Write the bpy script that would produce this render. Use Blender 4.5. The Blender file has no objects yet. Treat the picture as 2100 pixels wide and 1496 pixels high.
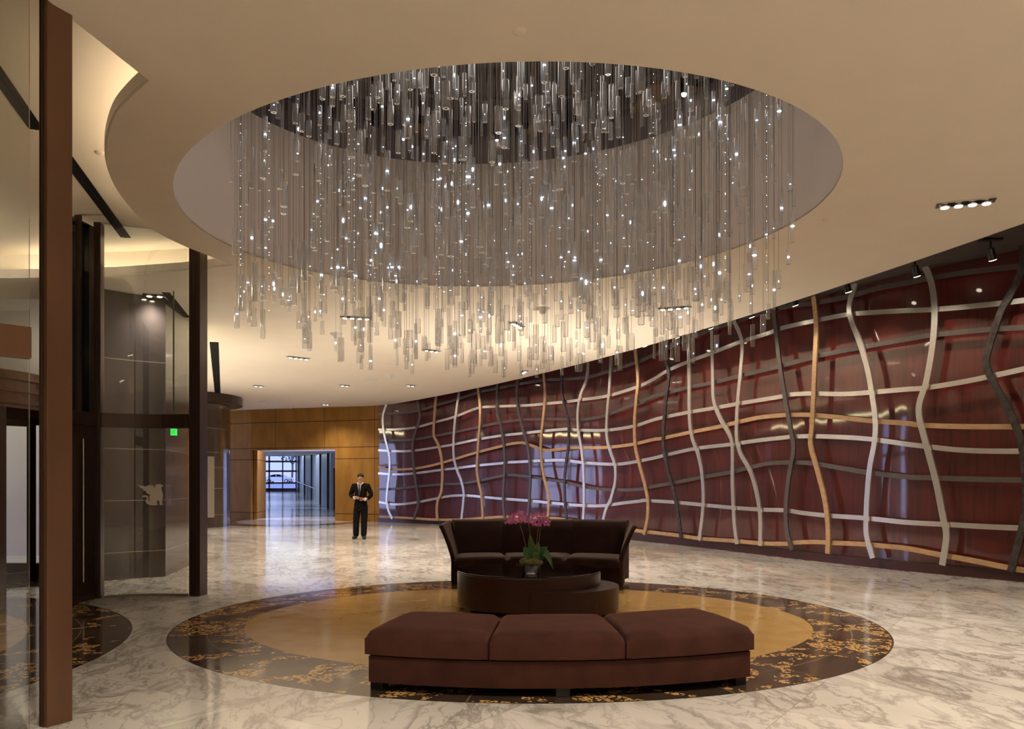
import bpy, bmesh, math, random
from mathutils import Vector, Matrix
from mathutils.geometry import tessellate_polygon
random.seed(7)
S = bpy.context.scene
COL = S.collection
PI = math.pi
F, HZ, CX, EYE = 1762.0, 990.0, 1050.0, 1.5      # the photograph's focal length and horizon in its own pixels

# ---------------------------------------------------------------- camera, world, exposure
cam = bpy.data.cameras.new('camera'); cam_o = bpy.data.objects.new('camera', cam); COL.objects.link(cam_o)
cam_o.location = (0, 0, EYE); cam_o.rotation_euler = (PI/2, 0, 0)
cam.sensor_width = 36; cam.lens = F/2100*36; cam.shift_y = (HZ-748)/2100
cam.clip_start = .05; cam.clip_end = 800
S.camera = cam_o
S.view_settings.view_transform = 'Standard'; S.view_settings.look = 'None'
S.view_settings.gamma = 1; S.view_settings.use_curve_mapping = False
S.view_settings.exposure = 0.32
S.cycles.max_bounces = 8; S.cycles.diffuse_bounces = 6; S.cycles.glossy_bounces = 4
S.cycles.transmission_bounces = 6; S.cycles.transparent_max_bounces = 48
S.cycles.sample_clamp_indirect = 4; S.cycles.caustics_reflective = False; S.cycles.caustics_refractive = False
S.cycles.use_denoising = True
W = bpy.data.worlds.new('sky'); S.world = W; W.use_nodes = True
sun = bpy.data.lights.new('sun', 'SUN'); sun.energy = .9; sun.angle = .5; sun.color = (.82, .9, 1)
sun_o = bpy.data.objects.new('sun', sun); COL.objects.link(sun_o); sun_o.location = (-20, 60, 40); sun_o.rotation_euler = Vector((-.2, 1, -.75)).to_track_quat('-Z', 'Y').to_euler()
wn = W.node_tree.nodes; wl = W.node_tree.links
bg = wn['Background']; bg.inputs[1].default_value = 1.0
tc = wn.new('ShaderNodeTexCoord'); sx = wn.new('ShaderNodeSeparateXYZ'); rp = wn.new('ShaderNodeValToRGB')
wl.new(tc.outputs['Generated'], sx.inputs[0]); wl.new(sx.outputs[2], rp.inputs[0]); wl.new(rp.outputs[0], bg.inputs[0])
gw = wn.new('ShaderNodeMapRange'); gw.inputs[1].default_value = -.55; gw.inputs[2].default_value = -1.0; gw.inputs[3].default_value = 1.0; gw.inputs[4].default_value = 3.2   # the evening sky is brightest to the left
wl.new(sx.outputs[0], gw.inputs[0]); wl.new(gw.outputs[0], bg.inputs[1])
rp.color_ramp.elements[0].position = 0.0; rp.color_ramp.elements[0].color = (.60, .70, 1.30, 1)
rp.color_ramp.elements[1].position = 0.5; rp.color_ramp.elements[1].color = (.30, .38, 1.2, 1)

# ---------------------------------------------------------------- coordinates
H1 = 4.44                                        # main ceiling
H2 = 4.86                                        # raised pocket over the entrance
HS = 5.03                                        # slot ceiling over the red wall
def pl(px, py, z=0.0):                           # point of a horizontal plane seen at a photo pixel
    Y = F*(EYE-z)/(py-HZ)
    return Vector(((px-CX)/F*Y, Y, z))
def atY(px, py, Y):
    return Vector(((px-CX)/F*Y, Y, EYE-(py-HZ)/F*Y))
OC = (0.17, 9.54)                                # centre of the round inlay, bench and sofa

# ---------------------------------------------------------------- materials
MATS = {}
def nt(name):
    m = bpy.data.materials.new(name); m.use_nodes = True; MATS[name] = m
    return m, m.node_tree.nodes, m.node_tree.links, m.node_tree.nodes['Principled BSDF']
def setp(b, **k):
    for key, v in k.items():
        key = {'color': 'Base Color', 'rough': 'Roughness', 'metal': 'Metallic', 'spec': 'Specular IOR Level', 'coat': 'Coat Weight',
               'coat_rough': 'Coat Roughness', 'sheen': 'Sheen Weight', 'emit': 'Emission Strength', 'ecol': 'Emission Color', 'sheen_rough': 'Sheen Roughness',
               'trans': 'Transmission Weight', 'ior': 'IOR', 'alpha': 'Alpha', 'sheen_tint': 'Sheen Tint'}[key]
        if isinstance(v, tuple) and len(v) == 3: v = v + (1,)
        b.inputs[key].default_value = v
def simple(name, color, rough=.5, vary=.06, scale=6, stretch=(1, 1, 1), bump=0, **k):
    m, n, l, b = nt(name)
    setp(b, color=color, rough=rough, **k)
    t = n.new('ShaderNodeTexCoord'); mp = n.new('ShaderNodeMapping'); no = n.new('ShaderNodeTexNoise'); cr = n.new('ShaderNodeValToRGB')
    mp.inputs['Scale'].default_value = stretch; no.inputs['Scale'].default_value = scale; no.inputs['Detail'].default_value = 4
    l.new(t.outputs['Object'], mp.inputs[0]); l.new(mp.outputs[0], no.inputs[0]); l.new(no.outputs[0], cr.inputs[0]); l.new(cr.outputs[0], b.inputs['Base Color'])
    cr.color_ramp.elements[0].position = .3; cr.color_ramp.elements[1].position = .7
    cr.color_ramp.elements[0].color = tuple(c*(1-vary) for c in color) + (1,)
    cr.color_ramp.elements[1].color = tuple(min(1, c*(1+vary)) for c in color) + (1,)
    if bump:
        bp = n.new('ShaderNodeBump'); bp.inputs['Strength'].default_value = bump; bp.inputs['Distance'].default_value = .01
        l.new(no.outputs[0], bp.inputs['Height']); l.new(bp.outputs[0], b.inputs['Normal'])
    return m
def emitter(name, color, strength):
    m, n, l, b = nt(name); setp(b, color=(0, 0, 0), ecol=color, emit=strength); return m
def glass(name, tint, gloss_rough=.02, fac=None, ior=1.5):
    m, n, l, b = nt(name); n.remove(b); out = n['Material Output']
    tr = n.new('ShaderNodeBsdfTransparent'); gl = n.new('ShaderNodeBsdfGlossy'); mx = n.new('ShaderNodeMixShader'); fr = n.new('ShaderNodeFresnel')
    tr.inputs[0].default_value = tint + (1,); gl.inputs[0].default_value = (1, 1, 1, 1); gl.inputs['Roughness'].default_value = gloss_rough
    fr.inputs[0].default_value = ior
    if fac is None: l.new(fr.outputs[0], mx.inputs[0])
    else:
        ma = n.new('ShaderNodeMath'); ma.operation = 'MULTIPLY_ADD'; ma.inputs[1].default_value = 1; ma.inputs[2].default_value = fac
        l.new(fr.outputs[0], ma.inputs[0]); l.new(ma.outputs[0], mx.inputs[0])
    l.new(tr.outputs[0], mx.inputs[1]); l.new(gl.outputs[0], mx.inputs[2]); l.new(mx.outputs[0], out.inputs[0])
    return m

simple('plaster', (.88, .80, .68), .85, .015, 2)
simple('fascia', (.74, .67, .60), .8, .015, 2)
simple('shaft', (.76, .67, .60), .8, .02, 1.5)
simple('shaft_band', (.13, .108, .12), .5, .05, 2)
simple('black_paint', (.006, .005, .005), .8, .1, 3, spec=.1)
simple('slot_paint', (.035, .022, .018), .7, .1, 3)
simple('bronze', (.16, .085, .048), .28, .12, 3, (1, 1, .15), metal=.55)
simple('bronze_dark', (.05, .03, .022), .3, .12, 3, (1, 1, .15), metal=.4)
simple('chrome', (.75, .75, .76), .15, .02, 5, metal=1)
simple('steel', (.84, .80, .75), .27, .05, 3, (1, 1, 6), bump=.03, metal=.8)
simple('dark_steel', (.12, .105, .096), .36, .12, 9, (1, 1, 2), metal=.6)
simple('oak', (.40, .25, .13), .42, .16, 7, (1, 1, 3))
simple('dark_patina', (.06, .052, .048), .4, .5, 11, (1, 1, 1), metal=.5)
simple('lacquer_plinth', (.045, .014, .014), .3, .1, 4)
simple('velvet', (.045, .0158, .0112), .85, spec=.12, vary=.25, scale=5, bump=.05, sheen=.17, sheen_rough=.3, sheen_tint=(.8, .30, .22))
simple('velvet_dark', (.018, .0075, .0055), .9, .25, 5, spec=.12, bump=.05, sheen=.13, sheen_rough=.4, sheen_tint=(.6, .34, .25))
simple('wenge', (.024, .0085, .0055), .32, .35, 14, (1, 1, 6), spec=.25, coat=.15, coat_rough=.2)
simple('black_wood', (.008, .006, .005), .35, .1, 4)
simple('moss', (.10, .085, .022), .95, .4, 60, bump=.8)
simple('leaf', (.07, .18, .045), .38, .3, 14, (1, 1, 1))
simple('leaf_pale', (.16, .27, .12), .35, .3, 14)
simple('stem', (.17, .09, .04), .5, .2, 20)
simple('petal', (.72, .24, .62), .6, .25, 40, sheen=.3)
simple('petal_core', (.75, .55, .25), .6, .2, 40)
simple('pebble', (.30, .33, .38), .15, .5, 60, bump=.6)
simple('suit', (.0045, .0033, .0033), .8, .2, 20, spec=.1)
simple('shirt', (.62, .60, .58), .8, .03, 20)
simple('tie', (.05, .022, .02), .6, .2, 30)
simple('skin', (.38, .175, .105), .55, .08, 20)
simple('hair', (.022, .012, .009), .7, .3, 60)
simple('shoe', (.010, .007, .006), .25, .1, 20)
simple('booklet', (.22, .012, .018), .5, .1, 20)
simple('white_plastic', (.78, .76, .72), .4, .02, 8)
simple('sign_body', (.03, .05, .03), .4, .05, 8)
simple('frosted', (.8, .77, .72), .5, .02, 8)
simple('blue_wall', (.46, .51, .62), .35, .06, 1)
simple('hall_floor', (.42, .42, .42), .12, .08, 2)
simple('pavement', (.52, .54, .58), .9, .06, .3)
simple('lawn', (.14, .22, .12), .95, .2, 1)
simple('car_paint', (.70, .72, .76), .2, .01, 2, coat=.6)
simple('tyre', (.02, .02, .022), .8, .1, 8)
simple('car_glass', (.04, .05, .07), .1, .1, 3)
simple('bark', (.12, .11, .11), .9, .2, 8)
simple('foliage', (.10, .15, .14), .9, .3, 3)
simple('amber_panel', (.26, .15, .045), .4, .08, 3)
simple('grey_panel', (.20, .17, .135), .35, .06, 2)
simple('gold_trim', (.55, .42, .28), .4, .05, 4)
emitter('lamp_hot', (1, .86, .62), 26)
emitter('lamp_small', (1, .88, .68), 9)
emitter('cove_warm', (1, .87, .66), 7)
emitter('led_warm', (1, .82, .45), 14)
emitter('glint_glow', (.72, .86, 1), 5.5)  # glow put in for the sparkle of the glass rods; bead strings share it
emitter('exit_green', (.06, .9, .12), 1.1)
emitter('exit_letters', (.02, .25, .04), .5)
glass('pane', (.93, .95, .93))
glass('pane_dim', (.80, .82, .80), fac=.03)
glass('table_glass', (.75, .72, .70), fac=.02)
glass('pot_glass', (.75, .80, .86), fac=.05)

def rod_glass():
    m, n, l, b = nt('rod_glass'); n.remove(b); out = n['Material Output']
    tr = n.new('ShaderNodeBsdfTransparent'); gl = n.new('ShaderNodeBsdfGlossy'); df = n.new('ShaderNodeBsdfTranslucent'); d2 = n.new('ShaderNodeBsdfDiffuse')
    m1 = n.new('ShaderNodeMixShader'); m2 = n.new('ShaderNodeMixShader'); m3 = n.new('ShaderNodeMixShader'); lw = n.new('ShaderNodeLayerWeight')
    tr.inputs[0].default_value = (.985, .985, .99, 1); gl.inputs[0].default_value = (.95, .98, 1, 1); gl.inputs['Roughness'].default_value = .2
    df.inputs[0].default_value = (.85, .85, .85, 1); d2.inputs[0].default_value = (.8, .8, .8, 1)
    m1.inputs[0].default_value = .5; l.new(df.outputs[0], m1.inputs[1]); l.new(d2.outputs[0], m1.inputs[2])
    m2.inputs[0].default_value = .16; l.new(tr.outputs[0], m2.inputs[1]); l.new(m1.outputs[0], m2.inputs[2])
    lw.inputs[0].default_value = .12; l.new(lw.outputs['Fresnel'], m3.inputs[0])
    l.new(m2.outputs[0], m3.inputs[1]); l.new(gl.outputs[0], m3.inputs[2]); l.new(m3.outputs[0], out.inputs[0])
rod_glass()
simple('wire', (.20, .17, .15), .8, .05, 3)

def V(n, op, a=None, b=None, **k):
    x = n.new('ShaderNodeMath'); x.operation = op
    for i, v in enumerate((a, b, k.get('c'))):
        if v is None: continue
        if isinstance(v, (int, float)): x.inputs[i].default_value = v
        else: x.id_data.links.new(v, x.inputs[i])
    return x.outputs[0]
def mixc(n, fac, a, b):
    x = n.new('ShaderNodeMix'); x.data_type = 'RGBA'; L = x.id_data.links
    for i, v in ((0, fac), (6, a), (7, b)):
        if isinstance(v, (int, float)): x.inputs[i].default_value = v
        elif isinstance(v, tuple): x.inputs[i].default_value = v + (1,)
        else: L.new(v, x.inputs[i])
    return x.outputs[2]
def ramp(n, src, *stops):
    r = n.new('ShaderNodeValToRGB'); r.id_data.links.new(src, r.inputs[0]); e = r.color_ramp.elements
    while len(e) < len(stops): e.new(.5)
    for el, (p, c) in zip(e, stops):
        el.position = p; el.color = (c, c, c, 1) if isinstance(c, (int, float)) else c + (1,)
    return r.outputs[0]

def floor_mat():
    m, n, l, b = nt('marble_floor')
    g = n.new('ShaderNodeNewGeometry').outputs['Position']
    # tiles laid on the diagonal, each one cut from another piece of stone
    rot = n.new('ShaderNodeVectorRotate'); rot.rotation_type = 'Z_AXIS'; rot.inputs['Angle'].default_value = math.radians(33); l.new(g, rot.inputs[0])
    sc = n.new('ShaderNodeVectorMath'); sc.operation = 'MULTIPLY'; sc.inputs[1].default_value = (1/1.55, 1/.95, 0); l.new(rot.outputs[0], sc.inputs[0])
    fl = n.new('ShaderNodeVectorMath'); fl.operation = 'FLOOR'; l.new(sc.outputs[0], fl.inputs[0])
    fr = n.new('ShaderNodeVectorMath'); fr.operation = 'FRACTION'; l.new(sc.outputs[0], fr.inputs[0])
    wnz = n.new('ShaderNodeTexWhiteNoise'); wnz.noise_dimensions = '3D'; l.new(fl.outputs[0], wnz.inputs[0])
    off = n.new('ShaderNodeVectorMath'); off.operation = 'SCALE'; off.inputs['Scale'].default_value = .8; l.new(wnz.outputs['Color'], off.inputs[0])
    ad = n.new('ShaderNodeVectorMath'); ad.operation = 'ADD'; l.new(rot.outputs[0], ad.inputs[0]); l.new(off.outputs[0], ad.inputs[1])
    r2 = n.new('ShaderNodeVectorRotate'); r2.rotation_type = 'Z_AXIS'; l.new(ad.outputs[0], r2.inputs[0])
    l.new(V(n, 'MULTIPLY_ADD', wnz.outputs['Value'], .35, c=-.95), r2.inputs['Angle'])
    mp = n.new('ShaderNodeMapping'); mp.inputs['Scale'].default_value = (1, .38, 1); l.new(r2.outputs[0], mp.inputs[0])
    def vein(scale, dist, det, w0, w1):
        no = n.new('ShaderNodeTexNoise'); no.inputs['Scale'].default_value = scale; no.inputs['Detail'].default_value = det
        no.inputs['Roughness'].default_value = .62; no.inputs['Distortion'].default_value = dist; l.new(mp.outputs[0], no.inputs[0])
        a = V(n, 'ABSOLUTE', V(n, 'SUBTRACT', no.outputs[0], .5))
        return ramp(n, a, (0, 1), (w0*1.4, .75), (w1*1.4, 0)), no
    v1, n1 = vein(1.5, .9, 8, .006, .030)
    v2, n2 = vein(3.3, .5, 7, .004, .016)
    no3 = n.new('ShaderNodeTexNoise'); no3.inputs['Scale'].default_value = 1.2; no3.inputs['Detail'].default_value = 5; l.new(mp.outputs[0], no3.inputs[0])
    cloud = ramp(n, no3.outputs[0], (.35, (.64, .60, .545)), (.65, (.50, .465, .42)))
    msk = ramp(n, no3.outputs[0], (.36, 0.4), (.58, 1))
    vv = V(n, 'MULTIPLY', V(n, 'MAXIMUM', v1, V(n, 'MULTIPLY', v2, .85)), msk)
    marble = mixc(n, V(n, 'MULTIPLY', vv, .8), cloud, (.17, .14, .12))
    sf = n.new('ShaderNodeSeparateXYZ'); l.new(fr.outputs[0], sf.inputs[0])
    ex = V(n, 'ABSOLUTE', V(n, 'SUBTRACT', sf.outputs[0], .5)); ey = V(n, 'ABSOLUTE', V(n, 'SUBTRACT', sf.outputs[1], .5))
    seam = V(n, 'MAXIMUM', V(n, 'GREATER_THAN', ex, .4975), V(n, 'GREATER_THAN', ey, .4962))
    marble = mixc(n, V(n, 'MULTIPLY', seam, .45), marble, (.2, .17, .14))
    sp = n.new('ShaderNodeSeparateXYZ'); l.new(g, sp.inputs[0])
    # gold blossoms on brown stone
    dn = n.new('ShaderNodeTexNoise'); dn.inputs['Scale'].default_value = 1.15; dn.inputs['Detail'].default_value = 1.5; dn.inputs['Distortion'].default_value = 1.0; l.new(g, dn.inputs[0])
    band = V(n, 'LESS_THAN', V(n, 'ABSOLUTE', V(n, 'SUBTRACT', dn.outputs[0], .48)), .06)
    dn2 = n.new('ShaderNodeTexNoise'); dn2.inputs['Scale'].default_value = 2.0; l.new(g, dn2.inputs[0])
    band = V(n, 'MULTIPLY', band, V(n, 'GREATER_THAN', dn2.outputs[0], .40))
    vo = n.new('ShaderNodeTexVoronoi'); vo.inputs['Scale'].default_value = 13; l.new(g, vo.inputs[0])
    vo2 = n.new('ShaderNodeTexVoronoi'); vo2.inputs['Scale'].default_value = 38; l.new(g, vo2.inputs[0])
    pet = V(n, 'MULTIPLY', V(n, 'LESS_THAN', vo.outputs['Distance'], .62), V(n, 'LESS_THAN', vo2.outputs['Distance'], .56))
    blossom = V(n, 'MULTIPLY', band, pet)
    bn = n.new('ShaderNodeTexNoise'); bn.inputs['Scale'].default_value = 3; bn.inputs['Detail'].default_value = 5; l.new(g, bn.inputs[0])
    brown = ramp(n, bn.outputs[0], (.35, (.040, .025, .017)), (.65, (.062, .041, .029)))
    amber = ramp(n, bn.outputs[0], (.3, (.40, .24, .075)), (.7, (.46, .285, .10)))
    def medal(cx, cy, rx, ry, ix, iy, base, inner, seams=True):
        dx = V(n, 'SUBTRACT', sp.outputs[0], cx); dy = V(n, 'SUBTRACT', sp.outputs[1], cy)
        def rr(a, c): return V(n, 'SQRT', V(n, 'ADD', V(n, 'POWER', V(n, 'ABSOLUTE', V(n, 'DIVIDE', dx, a)), 2.0), V(n, 'POWER', V(n, 'ABSOLUTE', V(n, 'DIVIDE', dy, c)), 2.0)))
        ro, ri = rr(rx, ry), rr(ix, iy)
        ring = mixc(n, blossom, brown, (.56, .33, .11))
        if seams:
            ang = V(n, 'FRACT', V(n, 'MULTIPLY', V(n, 'ARCTAN2', dy, dx), 24/(2*PI)))
            s1 = V(n, 'LESS_THAN', V(n, 'ABSOLUTE', V(n, 'SUBTRACT', ang, .5)), .006)
            s2 = V(n, 'LESS_THAN', V(n, 'ABSOLUTE', V(n, 'SUBTRACT', rr((rx+ix)/2, (ry+iy)/2), 1)), .0018)
            ring = mixc(n, V(n, 'MULTIPLY', V(n, 'MAXIMUM', s1, s2), .5), ring, (.35, .25, .15))
        edge = V(n, 'GREATER_THAN', ro, .995)
        ring = mixc(n, V(n, 'MULTIPLY', edge, .8), ring, (.03, .02, .015))
        inn = ring if inner is None else mixc(n, V(n, 'LESS_THAN', ri, 1), ring, inner)
        return mixc(n, V(n, 'LESS_THAN', ro, 1), base, inn)
    ins = V(n, 'FRACT', V(n, 'MULTIPLY', sp.outputs[0], .5))
    am = mixc(n, V(n, 'MULTIPLY', V(n, 'LESS_THAN', V(n, 'ABSOLUTE', V(n, 'SUBTRACT', ins, .5)), .002), .5), amber, (.2, .11, .03))
    c = medal(OC[0], OC[1], 3.72, 3.72, 3.02, 2.78, marble, am)
    c = medal(-7.93, 7.04, 4.40, 4.45, 3.45, 3.5, c, am)
    c = medal(-8.3, 34.2, 3.0, 5.0, 2.35, 3.9, c, cloud, False)
    l.new(c, b.inputs['Base Color'])
    setp(b, rough=.09, spec=.42)
    rn = ramp(n, bn.outputs[0], (.3, .07), (.7, .13)); l.new(rn, b.inputs['Roughness'])
    return m
floor_mat()

def red_wall_mat():
    m, n, l, b = nt('red_lacquer')
    g = n.new('ShaderNodeNewGeometry').outputs['Position']
    mp = n.new('ShaderNodeMapping'); mp.inputs['Scale'].default_value = (7, 7, .5); l.new(g, mp.inputs[0])
    no = n.new('ShaderNodeTexNoise'); no.inputs['Scale'].default_value = 2.0; no.inputs['Detail'].default_value = 6; l.new(mp.outputs[0], no.inputs[0])
    c = ramp(n, no.outputs[0], (.3, (.046, .0060, .0044)), (.55, (.086, .0112, .0080)), (.75, (.056, .0074, .0054)))
    l.new(c, b.inputs['Base Color'])
    setp(b, rough=.34, spec=.4, coat=1.0, coat_rough=.05); b.inputs['Coat IOR'].default_value = 1.6
    m2 = n.new('ShaderNodeMapping'); m2.inputs['Scale'].default_value = (1.2, 1.2, .5); l.new(g, m2.inputs[0])
    n2 = n.new('ShaderNodeTexNoise'); n2.inputs['Scale'].default_value = 1.1; n2.inputs['Detail'].default_value = 1; l.new(m2.outputs[0], n2.inputs[0])
    bp = n.new('ShaderNodeBump'); bp.inputs['Strength'].default_value = .35; bp.inputs['Distance'].default_value = .02; l.new(n2.outputs[0], bp.inputs['Height'])
    l.new(bp.outputs[0], b.inputs['Coat Normal'])
red_wall_mat()

def panel_mat(name, c0, c1, zlines, rough, coat, hspace=None, lc=(.05, .025, .008), lw=.014):
    m, n, l, b = nt(name)
    g = n.new('ShaderNodeNewGeometry').outputs['Position']
    mp = n.new('ShaderNodeMapping'); mp.inputs['Scale'].default_value = (1, 1, .35); l.new(g, mp.inputs[0])
    no = n.new('ShaderNodeTexNoise'); no.inputs['Scale'].default_value = 3.2; no.inputs['Detail'].default_value = 6; l.new(mp.outputs[0], no.inputs[0])
    c = ramp(n, no.outputs[0], (.3, c0), (.7, c1))
    sp = n.new('ShaderNodeSeparateXYZ'); l.new(g, sp.inputs[0])
    s = None
    for z in zlines:
        q = V(n, 'LESS_THAN', V(n, 'ABSOLUTE', V(n, 'SUBTRACT', sp.outputs[2], z)), lw)
        s = q if s is None else V(n, 'MAXIMUM', s, q)
    if hspace:
        q = V(n, 'LESS_THAN', V(n, 'ABSOLUTE', V(n, 'SUBTRACT', V(n, 'FRACT', V(n, 'DIVIDE', sp.outputs[0], hspace)), .5)), .004)
        s = V(n, 'MAXIMUM', s, q)
    l.new(mixc(n, s, c, lc), b.inputs['Base Color'])
    setp(b, rough=rough, coat=coat, coat_rough=.1, spec=.5 if coat else .2)
panel_mat('wood_panel', (.24, .115, .020), (.33, .165, .034), (.28, 2.42, 2.87, 3.90), .6, .0, 2.1)
panel_mat('dark_stone', (.050, .038, .030), (.085, .064, .048), (.42, 1.3, 2.0, 2.5, 3.3), .12, .5, None, (.20, .165, .13), .010)
panel_mat('entry_stone', (.040, .033, .034), (.062, .050, .048), (.42, 1.22, 2.02, 2.5, 3.4), .14, .5, None, (.22, .19, .16), .008)

# ---------------------------------------------------------------- mesh helpers
def obj(name, bm, mat, parent=None, smooth=False, **props):
    if isinstance(bm, bmesh.types.BMesh):
        me = bpy.data.meshes.new(name); bm.to_mesh(me); bm.free()
    else: me = bm
    for q in (mat if isinstance(mat, (list, tuple)) else [mat]): me.materials.append(MATS[q])
    if smooth:
        for p in me.polygons: p.use_smooth = True
        me.set_sharp_from_angle(angle=math.radians(55))
    o = bpy.data.objects.new(name, me); COL.objects.link(o)
    if parent: o.parent = parent
    for k, v in props.items(): o[k] = v
    return o
def thing(name, label, cat, loc=(0, 0, 0), rz=0, group=None):
    o = bpy.data.objects.new(name, None); COL.objects.link(o); o.location = loc; o.rotation_euler = (0, 0, rz)
    o['label'] = label; o['category'] = cat
    if group: o['group'] = group
    return o
def struct(name, bm, mat, smooth=False): return obj(name, bm, mat, smooth=smooth, kind='structure')
def B(): return bmesh.new()
def box(bm, c, s, rz=0, bevel=0):
    M = Matrix.Translation(c) @ Matrix.Rotation(rz, 4, 'Z') @ Matrix.Diagonal((s[0], s[1], s[2], 1))
    r = bmesh.ops.create_cube(bm, size=1, matrix=M)
    if bevel:
        es = list({e for v in r['verts'] for e in v.link_edges})
        bmesh.ops.bevel(bm, geom=es, offset=bevel, segments=2, affect='EDGES', profile=.6)
    return bm
def cyl(bm, p0, p1, r0, r1=None, seg=16, caps=True):
    p0, p1 = Vector(p0), Vector(p1); d = p1-p0
    M = Matrix.Translation((p0+p1)/2) @ d.to_track_quat('Z', 'Y').to_matrix().to_4x4()
    bmesh.ops.create_cone(bm, cap_ends=caps, segments=seg, radius1=r0, radius2=r0 if r1 is None else r1, depth=d.length, matrix=M)
    return bm
def ball(bm, c, r, s=(1, 1, 1), u=12, v=8, rot=None):
    M = Matrix.Translation(c) @ (rot.to_4x4() if rot else Matrix.Identity(4)) @ Matrix.Diagonal((s[0]*r, s[1]*r, s[2]*r, 1))
    bmesh.ops.create_uvsphere(bm, u_segments=u, v_segments=v, radius=1, matrix=M); return bm
def lathe(bm, prof, c=(0, 0, 0), seg=32, sx=1, sy=1):
    rings = []
    for r, z in prof:
        rings.append([bm.verts.new((c[0]+r*sx*math.cos(2*PI*k/seg), c[1]+r*sy*math.sin(2*PI*k/seg), c[2]+z)) for k in range(seg)])
    for a, b in zip(rings, rings[1:]):
        for k in range(seg): bm.faces.new((a[k], a[(k+1) % seg], b[(k+1) % seg], b[k]))
    return rings
def prism(bm, pts, z0, z1, holes=()):
    loops = [list(pts)] + [list(h) for h in holes]
    v3 = [[Vector((p[0], p[1], 0)) for p in lp] for lp in loops]
    tris = tessellate_polygon(v3); flat = [p for lp in v3 for p in lp]
    lo = [bm.verts.new((p.x, p.y, z0)) for p in flat]; hi = [bm.verts.new((p.x, p.y, z1)) for p in flat]
    for a, b, c in tris:
        try: bm.faces.new((lo[a], lo[b], lo[c])); bm.faces.new((hi[c], hi[b], hi[a]))
        except ValueError: pass
    k = 0
    for lp in v3:
        m = len(lp)
        for i in range(m):
            a, b = k+i, k+(i+1) % m
            bm.faces.new((lo[a], lo[b], hi[b], hi[a]))
        k += m
    bmesh.ops.recalc_face_normals(bm, faces=bm.faces)
    return bm
def wallstrip(bm, pts, z0, z1, th):               # a standing wall along plan points, thickness to the left of travel
    P = [Vector((p[0], p[1])) for p in pts]; Q = []
    for i, p in enumerate(P):
        t = (P[min(i+1, len(P)-1)]-P[max(i-1, 0)]).normalized(); Q.append(p+Vector((-t.y, t.x))*th)
    a = [bm.verts.new((p.x, p.y, z0)) for p in P]; b = [bm.verts.new((p.x, p.y, z1)) for p in P]
    c = [bm.verts.new((p.x, p.y, z0)) for p in Q]; d = [bm.verts.new((p.x, p.y, z1)) for p in Q]
    for i in range(len(P)-1):
        for q in ((a[i], a[i+1], b[i+1], b[i]), (c[i+1], c[i], d[i], d[i+1]), (b[i], b[i+1], d[i+1], d[i]), (a[i+1], a[i], c[i], c[i+1])): bm.faces.new(q)
    for i in (0, -1): bm.faces.new((a[i], b[i], d[i], c[i]))
    bmesh.ops.recalc_face_normals(bm, faces=bm.faces)
    return bm
def crspline(P, k=8):
    P = [Vector(p) for p in P]; Q = [P[0]*2-P[1]]+P+[P[-1]*2-P[-2]]; out = []
    for i in range(1, len(Q)-2):
        a, b, c, d = Q[i-1:i+3]
        for j in range(k):
            t = j/k; out.append(.5*((2*b)+(c-a)*t+(2*a-5*b+4*c-d)*t*t+(3*b-a-3*c+d)*t**3))
    return out+[P[-1]]
def tube(bm, pts, r, seg=8, taper=None):
    pts = [Vector(p) for p in pts]; rings = []
    for i, p in enumerate(pts):
        t = (pts[min(i+1, len(pts)-1)]-pts[max(i-1, 0)]).normalized(); u = t.orthogonal().normalized()
        if i: 
            u = (pu-t*pu.dot(t)).normalized()
        pu = u; w = t.cross(u); rr = r if taper is None else r+(taper-r)*i/(len(pts)-1)
        rings.append([bm.verts.new(p+(u*math.cos(2*PI*k/seg)+w*math.sin(2*PI*k/seg))*rr) for k in range(seg)])
    for a, b in zip(rings, rings[1:]):
        for k in range(seg): bm.faces.new((a[k], a[(k+1) % seg], b[(k+1) % seg], b[k]))
    bm.faces.new(rings[0][::-1]); bm.faces.new(rings[-1]); return bm

# ---------------------------------------------------------------- plan curves
red_pts = [(-5.06, 32.75), (-3.77, 31.6), (-2.45, 30.6), (-1.0, 29.1), (1.0, 26.4), (3.15, 22.4), (4.4, 19.8), (5.35, 17.5), (6.05, 15.9), (6.72, 14.55), (7.72, 12.96), (8.7, 11.5), (10.0, 8.5), (10.8, 5), (11.2, 0), (11.3, -6)]
RED = [Vector((p[0], p[1])) for p in crspline([(x, y, 0) for x, y in red_pts], 10)]
def edge_x(Y): return -64.756+math.sqrt(73.005**2-(Y+8.938)**2)
EDGE = [(edge_x(y), y) for y in [-6+i*.65 for i in range(60)] if y < 32.9]+[(-5.0, 33.0)]
def offset(poly, d):                              # to the room side (left of travel is away from the room)
    out = []
    for i, p in enumerate(poly):
        t = (poly[min(i+1, len(poly)-1)]-poly[max(i-1, 0)]).normalized(); out.append(p+Vector((t.y, -t.x))*d)
    return out
WOOD = [(-5.06, 32.75), (-5.75, 33.15), (-6.9, 33.5), (-10.55, 34.7), (-12.6, 35.8), (-15, 37)]
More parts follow.
